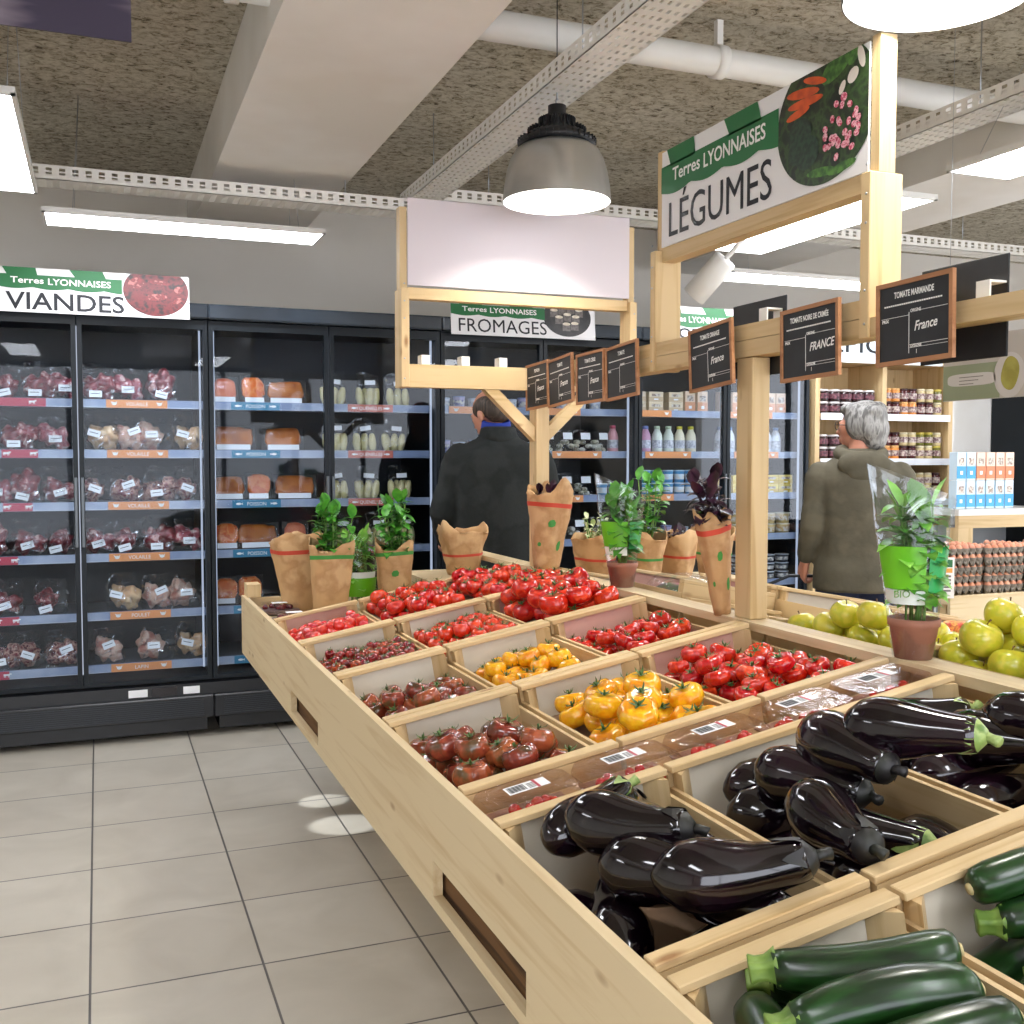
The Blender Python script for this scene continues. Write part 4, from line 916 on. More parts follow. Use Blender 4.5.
def lay(col, rw, items, protos, Lref, kindname):
    H = Heap(CW, CL, z0=.011-(.02, .055)[rw]); fr = CM(col, rw); s0 = CS[col]; y0 = ROWY[rw]
    for i, it in enumerate(items):
        (xa, ya_), (xb, yb_), tilt, lab = (it[0], it[1]), (it[2], it[3]), it[4], it[5]; grp = it[6] if len(it) > 6 else None
        cv = lambda X, Y: ((X-XE)/CT_-s0, Y-y0)
        (ax, ay), (bx_, by_) = cv(xa, ya_), cv(xb, yb_); ang = math.atan2(by_-ay, bx_-ax); ln = math.hypot(bx_-ax, by_-ay)
        # keep the whole fruit inside the crate
        pool, off = protos[i % 4 if protos is COU else (0 if i % 2 else 2) if ('green' in lab or 'pale' in lab) else (1 if i % 2 else 3)]; ct = math.cos(tilt)
        rotm = Euler((0, 0, ang)).to_matrix() @ Euler((rnd.uniform(-3, 3), 0, 0)).to_matrix()
        Rm = Euler((0, 0, ang)).to_matrix() @ Euler((0, -tilt, 0)).to_matrix()
        sph = [tuple(Rm @ Vector(o[:3])) + (o[3],) for o in off]
        mnx = min(a-r for a, b_, c, r in sph); mxx = max(a+r for a, b_, c, r in sph); mny = min(b_-r for a, b_, c, r in sph); mxy = max(b_+r for a, b_, c, r in sph)
        ax = min(max(ax, .014-mnx), .292-mxx) if mxx-mnx < .278 else ax; ay = min(max(ay, .014-mny), .503-mxy)
        z = H.rest(sph, ax, ay); H.put(sph, ax, ay, z)
        M = fr @ Matrix.Translation((ax, ay, z)) @ Rm.to_4x4() @ Matrix.Rotation(rnd.uniform(-3, 3), 4, 'X')
        pool.put(M, lab, grp)
def under(rows, crate_, word):
    return [(a, b, c, d, 0, '%s at the bottom of the %s, mostly buried under others' % (word, crate_), 'buried %s in the %s' % (word, crate_)) for a, b, c, d in rows]
lay(0, 1, under([(.62, 1.06, .84, 1.06), (.84, 1.17, .62, 1.18)], 'left aubergine crate', 'aubergine') + [
 (.60, 1.40, .605, 1.20, 0, 'dark aubergine lying along the side board at the back of the left aubergine crate'), (.60, 1.15, .66, 1.30, 0, 'dark aubergine low against the side board in the left aubergine crate'), (.80, 1.20, .80, 1.03, 0, 'aubergine standing oval at the right front of the left aubergine crate'), (.73, 1.23, .77, 1.06, 0, 'short aubergine seen end-on at the right of the left aubergine crate'),
 (.81, 1.24, .79, 1.42, .1, 'aubergine end-on with wrinkled tip under the green calyx in the left crate'), (.74, 1.34, .77, 1.47, .0, 'small aubergine pointing away at the back of the left crate'),
 (.60, 1.38, .745, 1.45, .05, 'aubergine with bright green calyx at the back left of the left crate'), (.64, 1.38, .76, 1.20, 0, 'long slim aubergine lying diagonally across the left aubergine crate'),
 (.63, 1.27, .74, 1.12, 0, 'aubergine between the long diagonal one and the big front one'), (.64, 1.11, .80, 1.02, 0.03, 'fat glossy aubergine at the front of the left aubergine crate')], AUB, .22, 'aubergine')
lay(1, 1, under([(.93, 1.07, 1.13, 1.07), (.92, 1.38, 1.13, 1.38)], 'middle aubergine crate', 'aubergine') + [
 (.91, 1.40, 1.05, 1.36, 0, 'dark aubergine half under the back pair in the middle crate'), (.91, 1.30, .98, 1.20, 0, 'aubergine low at the left of the middle crate'),
 (1.12, 1.26, 1.12, 1.07, 0, 'aubergine below the green-tipped one at the right of the middle crate'), (.92, 1.16, 1.10, 1.06, 0, 'aubergine lying along the front of the middle crate'),
 (.94, 1.45, 1.10, 1.39, 0, 'big aubergine at the back left corner of the middle crate'), (.98, 1.40, 1.03, 1.24, .0, 'aubergine end-on below the back left one in the middle crate'),
 (1.05, 1.35, 1.04, 1.18, .0, 'aubergine end-on in the centre back of the middle crate'), (1.10, 1.26, 1.20, 1.08, .0, 'aubergine with large frilly green calyx at the right of the middle crate'),
 (.92, 1.24, 1.03, 1.05, 0.03, 'long aubergine with pale green calyx crossing the middle crate'), (.88, 1.20, .84, 1.00, 0, 'aubergine standing oval at the left front of the middle crate')], AUB, .22, 'aubergine')
lay(2, 1, under([(1.24, 1.08, 1.44, 1.08), (1.22, 1.38, 1.43, 1.38)], 'right aubergine crate', 'aubergine') + [
 (1.23, 1.44, 1.36, 1.44, 0, 'dark aubergine at the left end of the right aubergine crate'), (1.24, 1.36, 1.40, 1.33, 0, 'aubergine under the back row of the right aubergine crate'),
 (1.24, 1.27, 1.40, 1.25, 0, 'aubergine in the centre of the right aubergine crate'), (1.25, 1.18, 1.42, 1.16, 0, 'aubergine at the front of the right aubergine crate'), (1.24, 1.10, 1.42, 1.08, 0, 'aubergine against the front rail of the right crate'),
 (1.25, 1.47, 1.42, 1.43, 0, 'aubergine with pale calyx on top at the back left of the right crate'), (1.33, 1.38, 1.40, 1.22, 0, 'topmost aubergine end-on in the right crate'), (1.40, 1.32, 1.47, 1.16, 0, 'aubergine end-on nearest the yellow apples')], AUB, .22, 'aubergine')
lay(0, 0, under([(.62, .60, .82, .60), (.82, .67, .62, .67), (.62, .74, .82, .74), (.82, .81, .62, .81), (.80, .88, .62, .88), (.64, .95, .82, .95)], 'near courgette crate', 'courgette') + [
 (.60, .93, .57, .75, 0, 'courgette lying against the side board in the near crate'), (.80, .60, .64, .62, 0, 'nearest courgette, cut by the bottom of the photo'),
 (.83, .87, .69, .965, .0, 'thin courgette along the back rail of the near crate'), (.79, .66, .66, .69, 0, 'courgette in the front of the near crate'),
 (.82, .81, .65, .90, .0, 'long courgette with a thick pale stem on the left, second from the back'), (.80, .72, .65, .75, .0, 'courgette in front of the topmost one in the near crate'),
 (.80, .765, .63, .82, .0, 'topmost fat courgette in the near crate')], COU, .21, 'courgette')
lay(1, 0, under([(.93, .56, 1.13, .56), (1.13, .63, .93, .63), (.93, .70, 1.13, .70), (1.13, .77, .93, .77), (.93, .84, 1.13, .84)], 'right courgette crate', 'courgette') + [
 (.91, .90, 1.10, .93, 0, 'courgette low at the back of the right courgette crate'), (1.12, .80, .94, .92, .05, 'courgette reaching to the left back corner of the right crate'), (1.0, .93, 1.14, .90, .05, 'courgette with a pale tip at the back right crate'),
 (1.10, .72, .94, .80, 0, 'courgette at the front of the right courgette crate'), (1.10, .64, .94, .66, 0, 'courgette nearest the camera in the right crate')], COU, .21, 'courgette')
# ------------------------------------------------------------------ punnet strip
PUN = film('punnet_plastic', tint='#f4ece8', base=.03, streak=.10, rough=.08, scale=22, fres=.3)
def punnet(i, label, M):
    t = thing('tomato_punnet', label, 'punnet', M=M, group='clear punnets in the strip between tomatoes and aubergines'); w, l, h = .178, .128, .045; rr = random.Random(i)
    b = MB(); rs = []
    for s_, z in ((.88, 0), (.95, h*.55), (1, h*.6), (1, h*.68), (.93, h)):
        rs.append([(w/2+x*s_*w/2, l/2+y*s_*l/2, z) for x, y in [(math.copysign(abs(math.cos(a))**.3, math.cos(a)), math.copysign(abs(math.sin(a))**.3, math.sin(a))) for a in [2*PI*k/32 for k in range(32)]]])
    b.loft(rs, smooth=False); b.build('clear_box', PUN, t)
    MB().box(.014, w-.014, .012, l-.012, .0015, .004).build('paper_pad', pm('punnet_pad', '#a88072', '#8f6a5e', scale=20, rough=.6), t)
    c = MB()
    for k in range(16): c.ball((rr.uniform(.03, w-.03), rr.uniform(.02, l*.55), .014+.004*(k % 2)), rr.uniform(.008, .011), 10, 7)
    c.build('red_cherry_tomatoes', TCH, t)
    lb = MB().box(.055, .13, .062, .098, h+.0005, h+.0012).build('price_label', LABELW, t)
    g = MB()
    for k in range(14): g.box(.059+k*.0022, .059+k*.0022+(.0014 if k % 3 else .0007), .067, .093, h+.0012, h+.0016)
    for k in range(4): g.box(.094, .094+.012, .068+k*.006, .070+k*.006, h+.0012, h+.0016)
    g.build('barcode', INK, lb)
    MB().box(.107, .112, .062, .098, h+.0012, h+.0017).build('red_stripe', TAGC['red'], lb)
    return t
pos = ['at the left end of the punnet strip, against the side board', 'second from the left in the punnet strip', 'in the middle of the punnet strip', 'fourth from the left in the punnet strip', 'at the right end of the punnet strip, before the potted basil']
for i in range(5): punnet(i, 'clear tomato punnet '+pos[i], SM(.012+i*.186, 1.528, -.048))
t = thing('punnet_tray', 'narrow tray under the clear tomato punnets', 'tray', M=SM(.009, 1.5225, -.058)); MB().box(0, .93, 0, .139, 0, .008).build('tray_board', BX, t)
# ------------------------------------------------------------------ posts, beam, sign frames
PXc = 1.535
def post(label, y, w=.052, d=.068): 
    t = thing('wooden_post', label, 'post', (PXc, y, RZ-.003), group='posts on the stall ridge'); MB().box(-w/2, w/2, -d/2, d/2, 0, 1.665-RZ+.0, bev=.002).build('upright', WZ, t); return t
NP = post('near square pine post rising from the ridge beside the ribbed red tomatoes', 2.23)
FP = post('far square pine post in front of the man in the dark coat', 3.60)
BZT = 1.745
t = thing('ridge_beam', 'long pine beam on the posts carrying the chalkboards', 'beam', (PXc, 0, 1.664), group='pine beams'); MB().box(-.03, .03, .3, 3.66, 0, .041).build('lower_plank', WY, t); MB().box(-.03, .03, 1.80, 3.56, .0425, .081).build('upper_plank', WY, t)
t = thing('cross_beam', 'pine cross beam on the far post, above the man', 'beam', (1.0, 3.60, 1.664), group='pine beams'); MB().box(0, .503, -.022, .022, 0, .081).build('plank', WX, t); MB().box(.568, .93, -.022, .022, 0, .081).build('plank', WX, t)
for sx, nm in ((-1, 'left'), (1, 'right')):
    xa, xb = (1.31, 1.508) if sx < 0 else (1.76, 1.562)
    b = MB(); b.add([(xa, 3.58, 1.663), (xa+sx*-.055, 3.58, 1.663), (xb, 3.58, 1.53), (xb, 3.58, 1.475), (xa, 3.62, 1.663), (xa-sx*.055, 3.62, 1.663), (xb, 3.62, 1.53), (xb, 3.62, 1.475)], [(0, 1, 2, 3), (7, 6, 5, 4), (0, 4, 5, 1), (1, 5, 6, 2), (2, 6, 7, 3), (3, 7, 4, 0)])
    tag(b.build('diagonal_brace', WX), 'diagonal pine brace on the %s of the far post' % nm, 'brace', 'braces of the far post')
def frame(label, M, ztop, W=.93, board='plain'):
    """sign frame, local x across, y up (0 = beam bottom), z toward viewer"""
    t = thing('sign_support', label, 'sign support', M=M, group='pine sign frames')
    for x0, s_ in ((0, 1), (W, -1)):
        a, c = sorted((x0, x0+s_*.03)); MB().box(a, c, 0, .345, -.05, .035, bev=.002).build('lower_upright', WY_, t)
        a, c = sorted((x0+s_*.002, x0+s_*.028)); MB().box(a, c, .346, ztop+.01, -.03, .012).build('upper_upright', WY_, t)
    MB().box(.0305, W-.0305, .312, .352, -.03, .012).build('rail', WX, t)
    g = MB()
    for x0 in (.012, W-.012):
        for y in (.03, .10, .24, .30, .36): g.tube([(x0, y, .034), (x0, y, .0362)], .003, 8)
    g.build('screw', STEEL, t)
    return t
WY_ = wood('pine_y2', axis=1)
fA = Matrix.Translation((PXc, 2.70, 1.663)) @ FACEL
frame('pine frame holding the vegetable sign, with a brightly lit end', fA, .62)
s = shop_sign('large vegetable sign reading LÉGUMES with a round photo of carrots and radishes', Matrix.Translation((PXc-.016, 2.668, 2.016)) @ FACEL, .867, .268, 'LÉGUMES', .138, photo_veg, .56, wb=.085)
fB = Matrix.Translation((.995, 3.60, 1.663)) @ RXM
frame('pine frame holding the blank back of a sign above the man', fB, .62)
tag(MB().box(1.025, 1.90, 3.583, 3.587, 2.022, 2.325).build('blank_sign', pm('sign_back_lilac', '#dcd2d6', rough=.5)), 'large blank white sign board lit from below, in front of the cheese sign', 'sign')
# ------------------------------------------------------------------ chalkboards and clips
SLATE = pm('chalk_slate', '#191b1e', '#202226', scale=12, rough=.6)
def chalkboard(label, M, title, hand, w=.205, h=.165):
    t = thing('chalkboard', label, 'chalkboard', M=M, group='chalkboards hanging on the ridge beam'); f = .009
    MB().box(f, w-f, f, h-f, -.003, .001).build('slate', SLATE, t)
    MB().box(0, w, 0, f, -.005, .004).box(0, w, h-f, h, -.005, .004).box(0, f, f, h-f, -.005, .004).box(w-f, w, f, h-f, -.005, .004).build('wooden_frame', FRAMEW, t)
    g = MB(); L_ = lambda x0, y0, x1, y1: g.box(x0, x1, y0, y1, .001, .0014)
    L_(.014, .094, .090, .0948); L_(.090, .02, .0912, .100); L_(.115, .100, w-.014, .1008); L_(.092, .036, w-.014, .0368); L_(.092, .030, w-.014, .0306)
    for k in range(26): L_(.022+k*.006, .1165, .022+k*.006+.0045, .1195)
    g.build('chalk_lines', WINK, t)
    text(title, t, .017, (w/2, .132, .0012), WINK, sx=.64, bold=.0004, align='CENTER', ext=.0001)
    text('PRIX', t, .009, (.016, .086, .0012), WINK, bold=.0002, ext=.0001); text('ORIGINE', t, .009, (.094, .099, .0012), WINK, sx=.8, bold=.0002, ext=.0001)
    text('CATÉGORIE', t, .007, (.094, .031, .0012), WINK, sx=.8, bold=.0002, ext=.0001); text('1', t, .012, (.108, .018, .0012), WINK, ext=.0001)
    if hand: text(hand, t, .026, (.104, .062, .0012), WINK, sx=.85, shear=.35, bold=.0004, ext=.0001, rot=(0, 0, R(3)), name='chalk_writing')
    return t
CX = 1.478
def cb(label, yl, z, title, hand, roll=0, w=.205, h=.165, x=CX): return chalkboard(label, Matrix.Translation((x, yl, z)) @ FACEL @ Matrix.Rotation(R(roll), 4, 'Z'), title, hand, w, h)
k_ = 1.478/1.40
cb('chalkboard reading TOMATE MARMANDE, nearest the camera', 1.715, 1.595, 'TOMATE MARMANDE', 'France', 1)
cb('chalkboard reading TOMATE NOIRE DE CRIMÉE, second from the near end', 2.035, 1.585, 'TOMATE NOIRE DE CRIMÉE', 'FRANCE', 1.5)
cb('chalkboard reading TOMATE ORANGE, above the near post', 2.435, 1.585, 'TOMATE ORANGE', 'France', 4)
for i, (y, nm) in enumerate(((2.93, 'nearest of the four far chalkboards, partly behind the sign frame'), (3.15, 'third of the four far chalkboards, counted from the post'), (3.38, 'second of the four far chalkboards, hanging crooked'), (3.585, 'first of the four far chalkboards, touching the far post'))):
    cb(nm, y, 1.588, ['TOMATE', 'TOMATE CERISE', 'TOMATE', 'POIVRON'][i], ['', 'France', 'France', 'France'][i], [3, 1, 4, 2][i])
CLW = pm('clip_white', '#e8e6e0', rough=.4)
def clip(label, M):
    t = thing('sign_clip', label, 'clip', M=M, group='white clips on the beams'); b = MB(); b.box(-.016, .016, -.002, .002, -.002, .03).box(-.016, .016, -.04, .002, .028, .032).box(-.016, .016, -.044, -.04, -.01, .032)
    b.build('clip_body', CLW, t); return t
for x, nm in ((1.09, 'left'), (1.24, 'middle'), (1.385, 'right')): clip('white clip on the cross beam, %s of three' % nm, TM(x, 3.63, 1.7455-.0+.002))
clip('white clip on the ridge beam above the near post', TM(PXc+.028, 2.17, 1.747, 0, 0, R(-90))); clip('white clip on the ridge beam at the near end', TM(PXc+.033, 1.49, 1.707, 0, 0, R(-90)))
for (y0, y1, zz, nm) in ((1.47, 1.69, 1.60, 'near'), (2.14, 2.37, 1.62, 'far')):
    t = thing('black_price_board', 'plain black price board on the far side of the beam, %s one' % nm, 'price board', (PXc+.0302, 0, zz), group='black boards on the far side')
    b = MB(); b.box(0, .004, y0, y1, 0, .19, bev=.0015); b.build('panel', SLATE, t)
t = thing('hanging_poster', 'grey-green poster with a yellow pear, hanging at the upper right', 'poster', M=Matrix.Translation((2.62, 2.72, 1.60)) @ FACEL)
MB().box(0, .36, 0, .205, -.002, 0).build('sheet', pm('poster_grey', '#b9b4ae', rough=.5), t)
MB().box(.0, .235, .002, .115, .0, .0006).build('green_field', pm('poster_green', '#8a9478', rough=.5), t)
MB().poly([(.12+.1*math.copysign(abs(math.cos(a))**.5, math.cos(a)), .066+.02*math.copysign(abs(math.sin(a))**.5, math.sin(a)), .0008) for a in [2*PI*k/28 for k in range(28)]], .0004).build('text_box', pm('poster_light', '#c9c6c4', rough=.5), t)
MB().poly([(.272+.06*math.cos(a), .07+.07*math.sin(a), .0008) for a in [2*PI*k/32 for k in range(32)]], .0004).build('white_disc', pm('poster_light', '#c9c6c4'), t)
MB().poly([(.275+(.034+.004*math.sin(a*2))*math.cos(a), .075+.052*math.sin(a)*(1-.0*a), .0014) for a in [2*PI*k/32 for k in range(32)]], .0004).build('pear_picture', pm('pear_yellow', '#a8a24c', '#948f3c', scale=20), t)
g = MB()
for k in range(3): g.box(.07, .17-.02*k, .073-k*.011, .0755-k*.011, .0014, .0016)
for k in range(14): g.box(.03+k*.014, .04+k*.014, .128, .134, .0006, .001)
g.build('small_print', pm('print_grey', '#6e6c68'), t)
w = MB(); w.tube([(.02, .205, 0), (.02, 1.38, 0)], .001, 4); w.tube([(.34, .205, 0), (.34, 1.38, 0)], .001, 4); w.build('hanging_wire', STEEL, t)
# ------------------------------------------------------------------ apples and far-side crates
APP = pm('apple_yellow_green', '#d2c83a', '#c4c434', '#dccf4a', scale=1.1, rough=.28, coat=.4, rnd_obj=.08)
def apple(i):
    t = thing('apple', 'x', 'apple'); b = MB(); pr = []
    for k in range(1, 16):
        th = PI*k/16; r = math.sin(th)*(1.0+.06*math.cos(th)); z = .92*math.cos(th) - .22*math.exp(-(th/.38)**2) + .16*math.exp(-((PI-th)/.35)**2); pr.append((r, z))
    pr = list(reversed(pr)); b.lathe(pr, 22, fn=lambda a, z: 1+.025*math.cos(5*a+i)*(1 if z < 0 else .3)); b.build('fruit', APP, t)
    s = MB(); s.tube([(0, 0, .62), (.04, 0, .85), (.1, .03, 1.02)], [.04, .035, .05], 6); s.build('stalk', pm('stalk_brown', '#5a3f22', rough=.7), t)
    return t
AP = [Pool(apple(i)) for i in range(3)]
def MC_(s, y): return MSM(s, y, -RAILH)
def MA_(s, y): return MSM(s, y, -RAILH+.02)
def MB_(s, y): return MSM(s, y, -RAILH+.07)
AH = .05
crate('pine crate of yellow-green apples just over the ridge', MA_(.02, 1.12), w=.33, group='crates on the far slope', l=.60, sideh=.10); crate('pine crate of yellow-green apples farther over the ridge', MA_(.36, 1.12), w=.33, l=.60, group='crates on the far slope', sideh=.10)
crate('pine crate of green apples behind the near post', MC_(.02, 1.73), w=.33, l=.50, group='crates on the far slope')
ra = random.Random(5)
heap(MA_(.02, 1.12), AP, 46, (.0, .33), (.0, .60), (.038, .043), ra, 'yellow-green apple in the heap behind the potted basil', 'yellow-green apples nearest the ridge', W=.33, L=.60, flat=.9, centre=(.5, .6), coll=.98, cw=.5)
heap(MA_(.36, 1.12), AP, 44, (.0, .33), (.0, .60), (.038, .043), ra, 'yellow-green apple in the outer apple crate at the right edge', 'yellow-green apples at the right edge', W=.33, L=.60, flat=.9, centre=(.35, .7), coll=.98, cw=.5)
heap(MC_(.02, 1.73), AP, 36, (.0, .33), (.0, .49), (.036, .041), ra, 'greener apple low in the crate between post and potted basil', 'green apples beside the near post', W=.33, L=.50, flat=.9, centre=(.3, .3), coll=.98)
crate('pine crate of white onions behind the near post', MC_(.02, 2.24), w=.33, l=.40, group='crates on the far slope'); crate('pine crate of peaches and plums right of the near post', MB_(.36, 1.86), w=.40, l=.46, group='crates on the far slope'); crate('raised crate with a pale end board behind the peaches', MSM(.36, 2.34, -RAILH+.075), w=.40, l=.34, group='crates on the far slope')
ON = Pool(tomato('onion', 'x', pm('onion_white', '#ddd2b8', '#c8b898', scale=2, rough=.35, rnd_obj=.1), 0, 0, .9, 1, n=16, m=10, cal=False, cat='onion'))
heap(MC_(.02, 2.24), [ON], 24, (0, .33), (0, .40), (.026, .032), ra, 'pale onion in the crate behind the near post', 'white onions', W=.33, L=.40)
PE = Pool(tomato('peach', 'x', pm('peach_skin', '#c4442a', '#e0a048', '#a8282a', scale=1.4, rough=.5, rnd_obj=.1), 0, 0, .92, 1, n=16, m=10, cal=False, cat='peach'))
heap(MB_(.36, 1.86), [PE], 34, (0, .4), (0, .46), (.030, .036), ra, 'red and orange peach in the crate right of the near post', 'peaches', W=.40, L=.46)
PO = Pool(tomato('potato', 'x', pm('potato_skin', '#c9ab78', '#b8965f', scale=2, rough=.7, rnd_obj=.1), 0, 0, .7, 2, n=12, m=8, cal=False, cat='potato'))
crate('pine crate of little pale potatoes beside the potted herb', MC_(.02, 3.10), w=.30, l=.44, group='crates on the far slope')
heap(MC_(.02, 3.10), [PO], 60, (0, .30), (0, .44), (.018, .026), ra, 'little pale potato in the crate beyond the potted herb', 'little potatoes', W=.30, L=.44, tries=8)
crate('pine crate holding a big clear bag, beyond the potted herb', MSM(.02, 2.66, -RAILH+.05), w=.33, l=.42, pink=True, group='crates on the far slope'); crate('pine crate of beetroot and radish with rose paper', MB_(.37, 2.72), w=.36, l=.42, pink=True, group='crates on the far slope')
BE = Pool(tomato('beetroot', 'x', pm('beetroot_skin', '#7a4a44', '#a06a5c', scale=2, rough=.5, rnd_obj=.1), 0, 0, .9, 1, n=16, m=10, cal=False, cat='beetroot'))
heap(MB_(.37, 2.72), [BE], 26, (0, .36), (0, .42), (.026, .034), ra, 'dull red beetroot in the rose-papered crate', 'beetroots', W=.36, L=.42)
t = thing('salad_bag', 'large clear bag of mixed leaves lying in a crate beyond the potted herb', 'bag', M=MSM(.03, 2.70, -RAILH+.05) @ Matrix.Translation((.15, .18, .012)))
b = MB(); b.ball((0, 0, .05), (.11, .14, .045), 18, 12, jit=.4, js=16); b.build('mixed_leaves', pm('mixed_leaves', '#6d5a66', '#4a6a3a', '#a85a64', scale=14, rough=.5), t)
b = MB(); b.ball((0, 0, .065), (.13, .165, .064), 22, 14, jit=.25, js=12); b.build('film_bag', FILM, t)
# ------------------------------------------------------------------ herbs
def leaf(b, p, d, L, w, droop=.4, mi=0, up=Vector((0, 0, 1)), cup=.25):
    d = d.normalized(); s = d.cross(up); s = s.normalized() if s.length > .01 else Vector((1, 0, 0)); n = s.cross(d); v = []
    for k, (u, ww) in enumerate(((0, .12), (.25, .8), (.5, 1), (.75, .75), (1, .02))):
        c = p + d*(L*u) - n*0 + Vector((0, 0, -1))*(droop*L*u*u)
        v += [tuple(c - s*w*ww*.5 + n*cup*w*ww*.5), tuple(c), tuple(c + s*w*ww*.5 + n*cup*w*ww*.5)]
    F = []
    for k in range(4): F += [(3*k, 3*k+1, 3*k+4, 3*k+3), (3*k+1, 3*k+2, 3*k+5, 3*k+4)]
    b.add(v, F, mi, True)
def foliage(rr, z0, z1, R_, nst, L=(.03, .05), w=.6, spread=.5, pairs=5, top=True):
    lv, st = MB(), MB()
    for i in range(nst):
        a = rr.uniform(0, 6.28); r0 = rr.uniform(0, R_*.5); r1 = rr.uniform(.2, 1)*R_*(1+spread*.2); h = rr.uniform(.65, 1)*(z1-z0)
        p0 = Vector((r0*math.cos(a), r0*math.sin(a), z0)); p1 = Vector((r1*math.cos(a), r1*math.sin(a), z0+h)); pts = [p0.lerp(p1, u)+Vector((math.sin(u*3)*.006, 0, 0)) for u in (0, .33, .66, 1)]
        st.tube(pts, .0022, 5)
        for k in range(pairs):
            u = .25+.75*k/max(1, pairs-1); p = p0.lerp(p1, u); an = a+k*1.57+rr.uniform(-.4, .4)
            for s_ in (0, PI):
                d = Vector((math.cos(an+s_), math.sin(an+s_), rr.uniform(.1, .7))); l = rr.uniform(*L)*(1 if u < .9 else .75); leaf(lv, p, d, l, l*w, rr.uniform(.2, .7))
        if top: leaf(lv, p1, Vector((rr.uniform(-.5, .5), rr.uniform(-.5, .5), 1)), L[1], L[1]*w, .1)
    return lv, st
PURP = pm('purple_basil', '#2c1424', '#431d36', '#1a0c16', scale=20, rough=.35)
KRAFT = pm('kraft_paper', '#c29a6a', '#b0875a', '#cba678', scale=9, rough=.75, bump=.5, bscale=14)
BANDR = pm('print_red', '#c4442e', rough=.7); BANDG = pm('print_green', '#3f8a3a', rough=.7); TERRA = pm('terracotta_pot', '#a5705a', '#8f5f4c', scale=10, rough=.7); SOIL = pm('potting_soil', '#2a1f18', '#3a2c20', scale=60, rough=.95)
def kraft_bag(label, M, r0, r1, h, band='r', seed=0, herb=None, flat=.75, bandv=.72, rim=.03, cat='paper bag', logo=True):
    t = thing('paper_wrapped_herb' if herb else 'paper_bag', label, cat if not herb else 'wrapped herb', M=M, group='kraft paper wrapped herbs and bags'); n = 40
    def pt(a, u, off=0):
        r = r0+(r1-r0)*u; q = 1+.07*noise.noise(Vector((math.cos(a)*2+seed, math.sin(a)*2, u*3)))+.03*math.sin(a*6+seed+u*4)+.05*noise.noise(Vector((math.cos(a)*5+seed, math.sin(a)*5, u*7)))
        sq = (abs(math.cos(a))**4+abs(math.sin(a))**4)**-.12
        return ((r*q*sq+off)*math.cos(a), (r*q*sq*flat+off)*math.sin(a), h*u)
    b = MB(); rows = 14; rs = []
    for k in range(rows+1):
        u = k/rows; ring = []
        for i in range(n):
            a = 2*PI*i/n; x, y, z = pt(a, u); 
            if k == rows: z += rim*noise.noise(Vector((math.cos(a)*1.8+seed*2, math.sin(a)*1.8, 4)))+rim*.5*math.sin(a*2+seed)
            ring.append((x, y, z))
        rs.append(ring)
    inn = [[(p[0]*.955, p[1]*.955, p[2]) for p in r] for r in reversed(rs[5:])]
    b.loft(rs+inn, cap1=True, smooth=True); b.build('paper', KRAFT, t)
    for v0, v1 in (((bandv, bandv+.055),) if band else ()):
        c = MB(); v = []
        for i in range(n+1):
            a = 2*PI*i/n; v += [pt(a, v0+.02*math.sin(a+seed), .0012), pt(a, v1+.02*math.sin(a+seed), .0012)]
        c.add(v, [(2*i, 2*i+2, 2*i+3, 2*i+1) for i in range(n)], 0, True); c.build('printed_band', BANDR if band == 'r' else BANDG, t)
    if logo:
        c = MB()
        for (a0, u0, da, du) in ((-1.9, .55, .35, .09), (-1.3, .25, .25, .12), (-2.5, .3, .2, .05)):
            v = [pt(a0+da*x, u0+du*y, .0012) for x, y in ((0, 0), (.5, -.1), (1, .1), (1.1, .6), (.8, 1), (.2, .9), (-.1, .5))]; c.add(v, [tuple(range(7))])
        c.build('printed_leaf_mark', BANDG, t)
    if herb:
        rr = random.Random(seed+3); zt = h*(.62 if herb != 'hid' else .5); lv, st = foliage(rr, h*.78, h+herb[1], r1*.8, herb[2], L=herb[3]); lv.build('leaves', herb[0], t); st.build('stems', STEMG if herb[0] != PURP else PURP, t)
        MB().lathe([(r0*.9, 0), (r0*1.0+(r1-r0)*.3, h*.4)], 16).build('pot', TERRA, t) if False else None
    return t
LEAFG = GREENLEAF; LIGHTG = pm('leaf_light', '#6fae3a', '#8cc452', '#4f8f2c', scale=14, rough=.4, rnd_obj=.1)
zb = RZ-.004
MIDS = .797
kraft_bag('tall kraft cone of dark red basil leaning on the near post', TM(PXc-.028, 2.315, zb, 0, R(-8), 0), .022, .048, .265, 'r', 1, (PURP, .085, 7, (.04, .062)), bandv=.82)
kraft_bag('kraft cone of dark herb leaning on the far post', TM(PXc-.005, 3.52, zb+.001, R(3), R(2), 0), .045, .088, .29, 'r', 4, (PURP, .0, 5, (.03, .05)), bandv=.78, rim=.05)
kraft_bag('wrinkled empty kraft bag in front of the man', TM(1.41, 4.12, .93, 0, 0, 0), .062, .105, .19, 'r', 7, None, bandv=.42, rim=.04, logo=False)
kraft_bag('kraft wrapped green herb with a green band, left one in front', TM(.83, 4.02, MIDS+.001, 0, R(2), 0), .062, .090, .28, 'g', 9, (LEAFG, .15, 12, (.045, .07)), bandv=.80, rim=.03, logo=False)
kraft_bag('kraft wrapper with a red band behind the left herb', TM(.76, 4.22, MIDS+.001, 0, R(-4), 0), .07, .11, .30, 'r', 12, None, bandv=.80, logo=False)
kraft_bag('tall leafy herb in kraft paper with green prints', TM(1.10, 4.06, .797, 0, 0, 0), .056, .078, .27, 'g', 15, (LEAFG, .17, 12, (.05, .075)), bandv=.84, rim=.03)
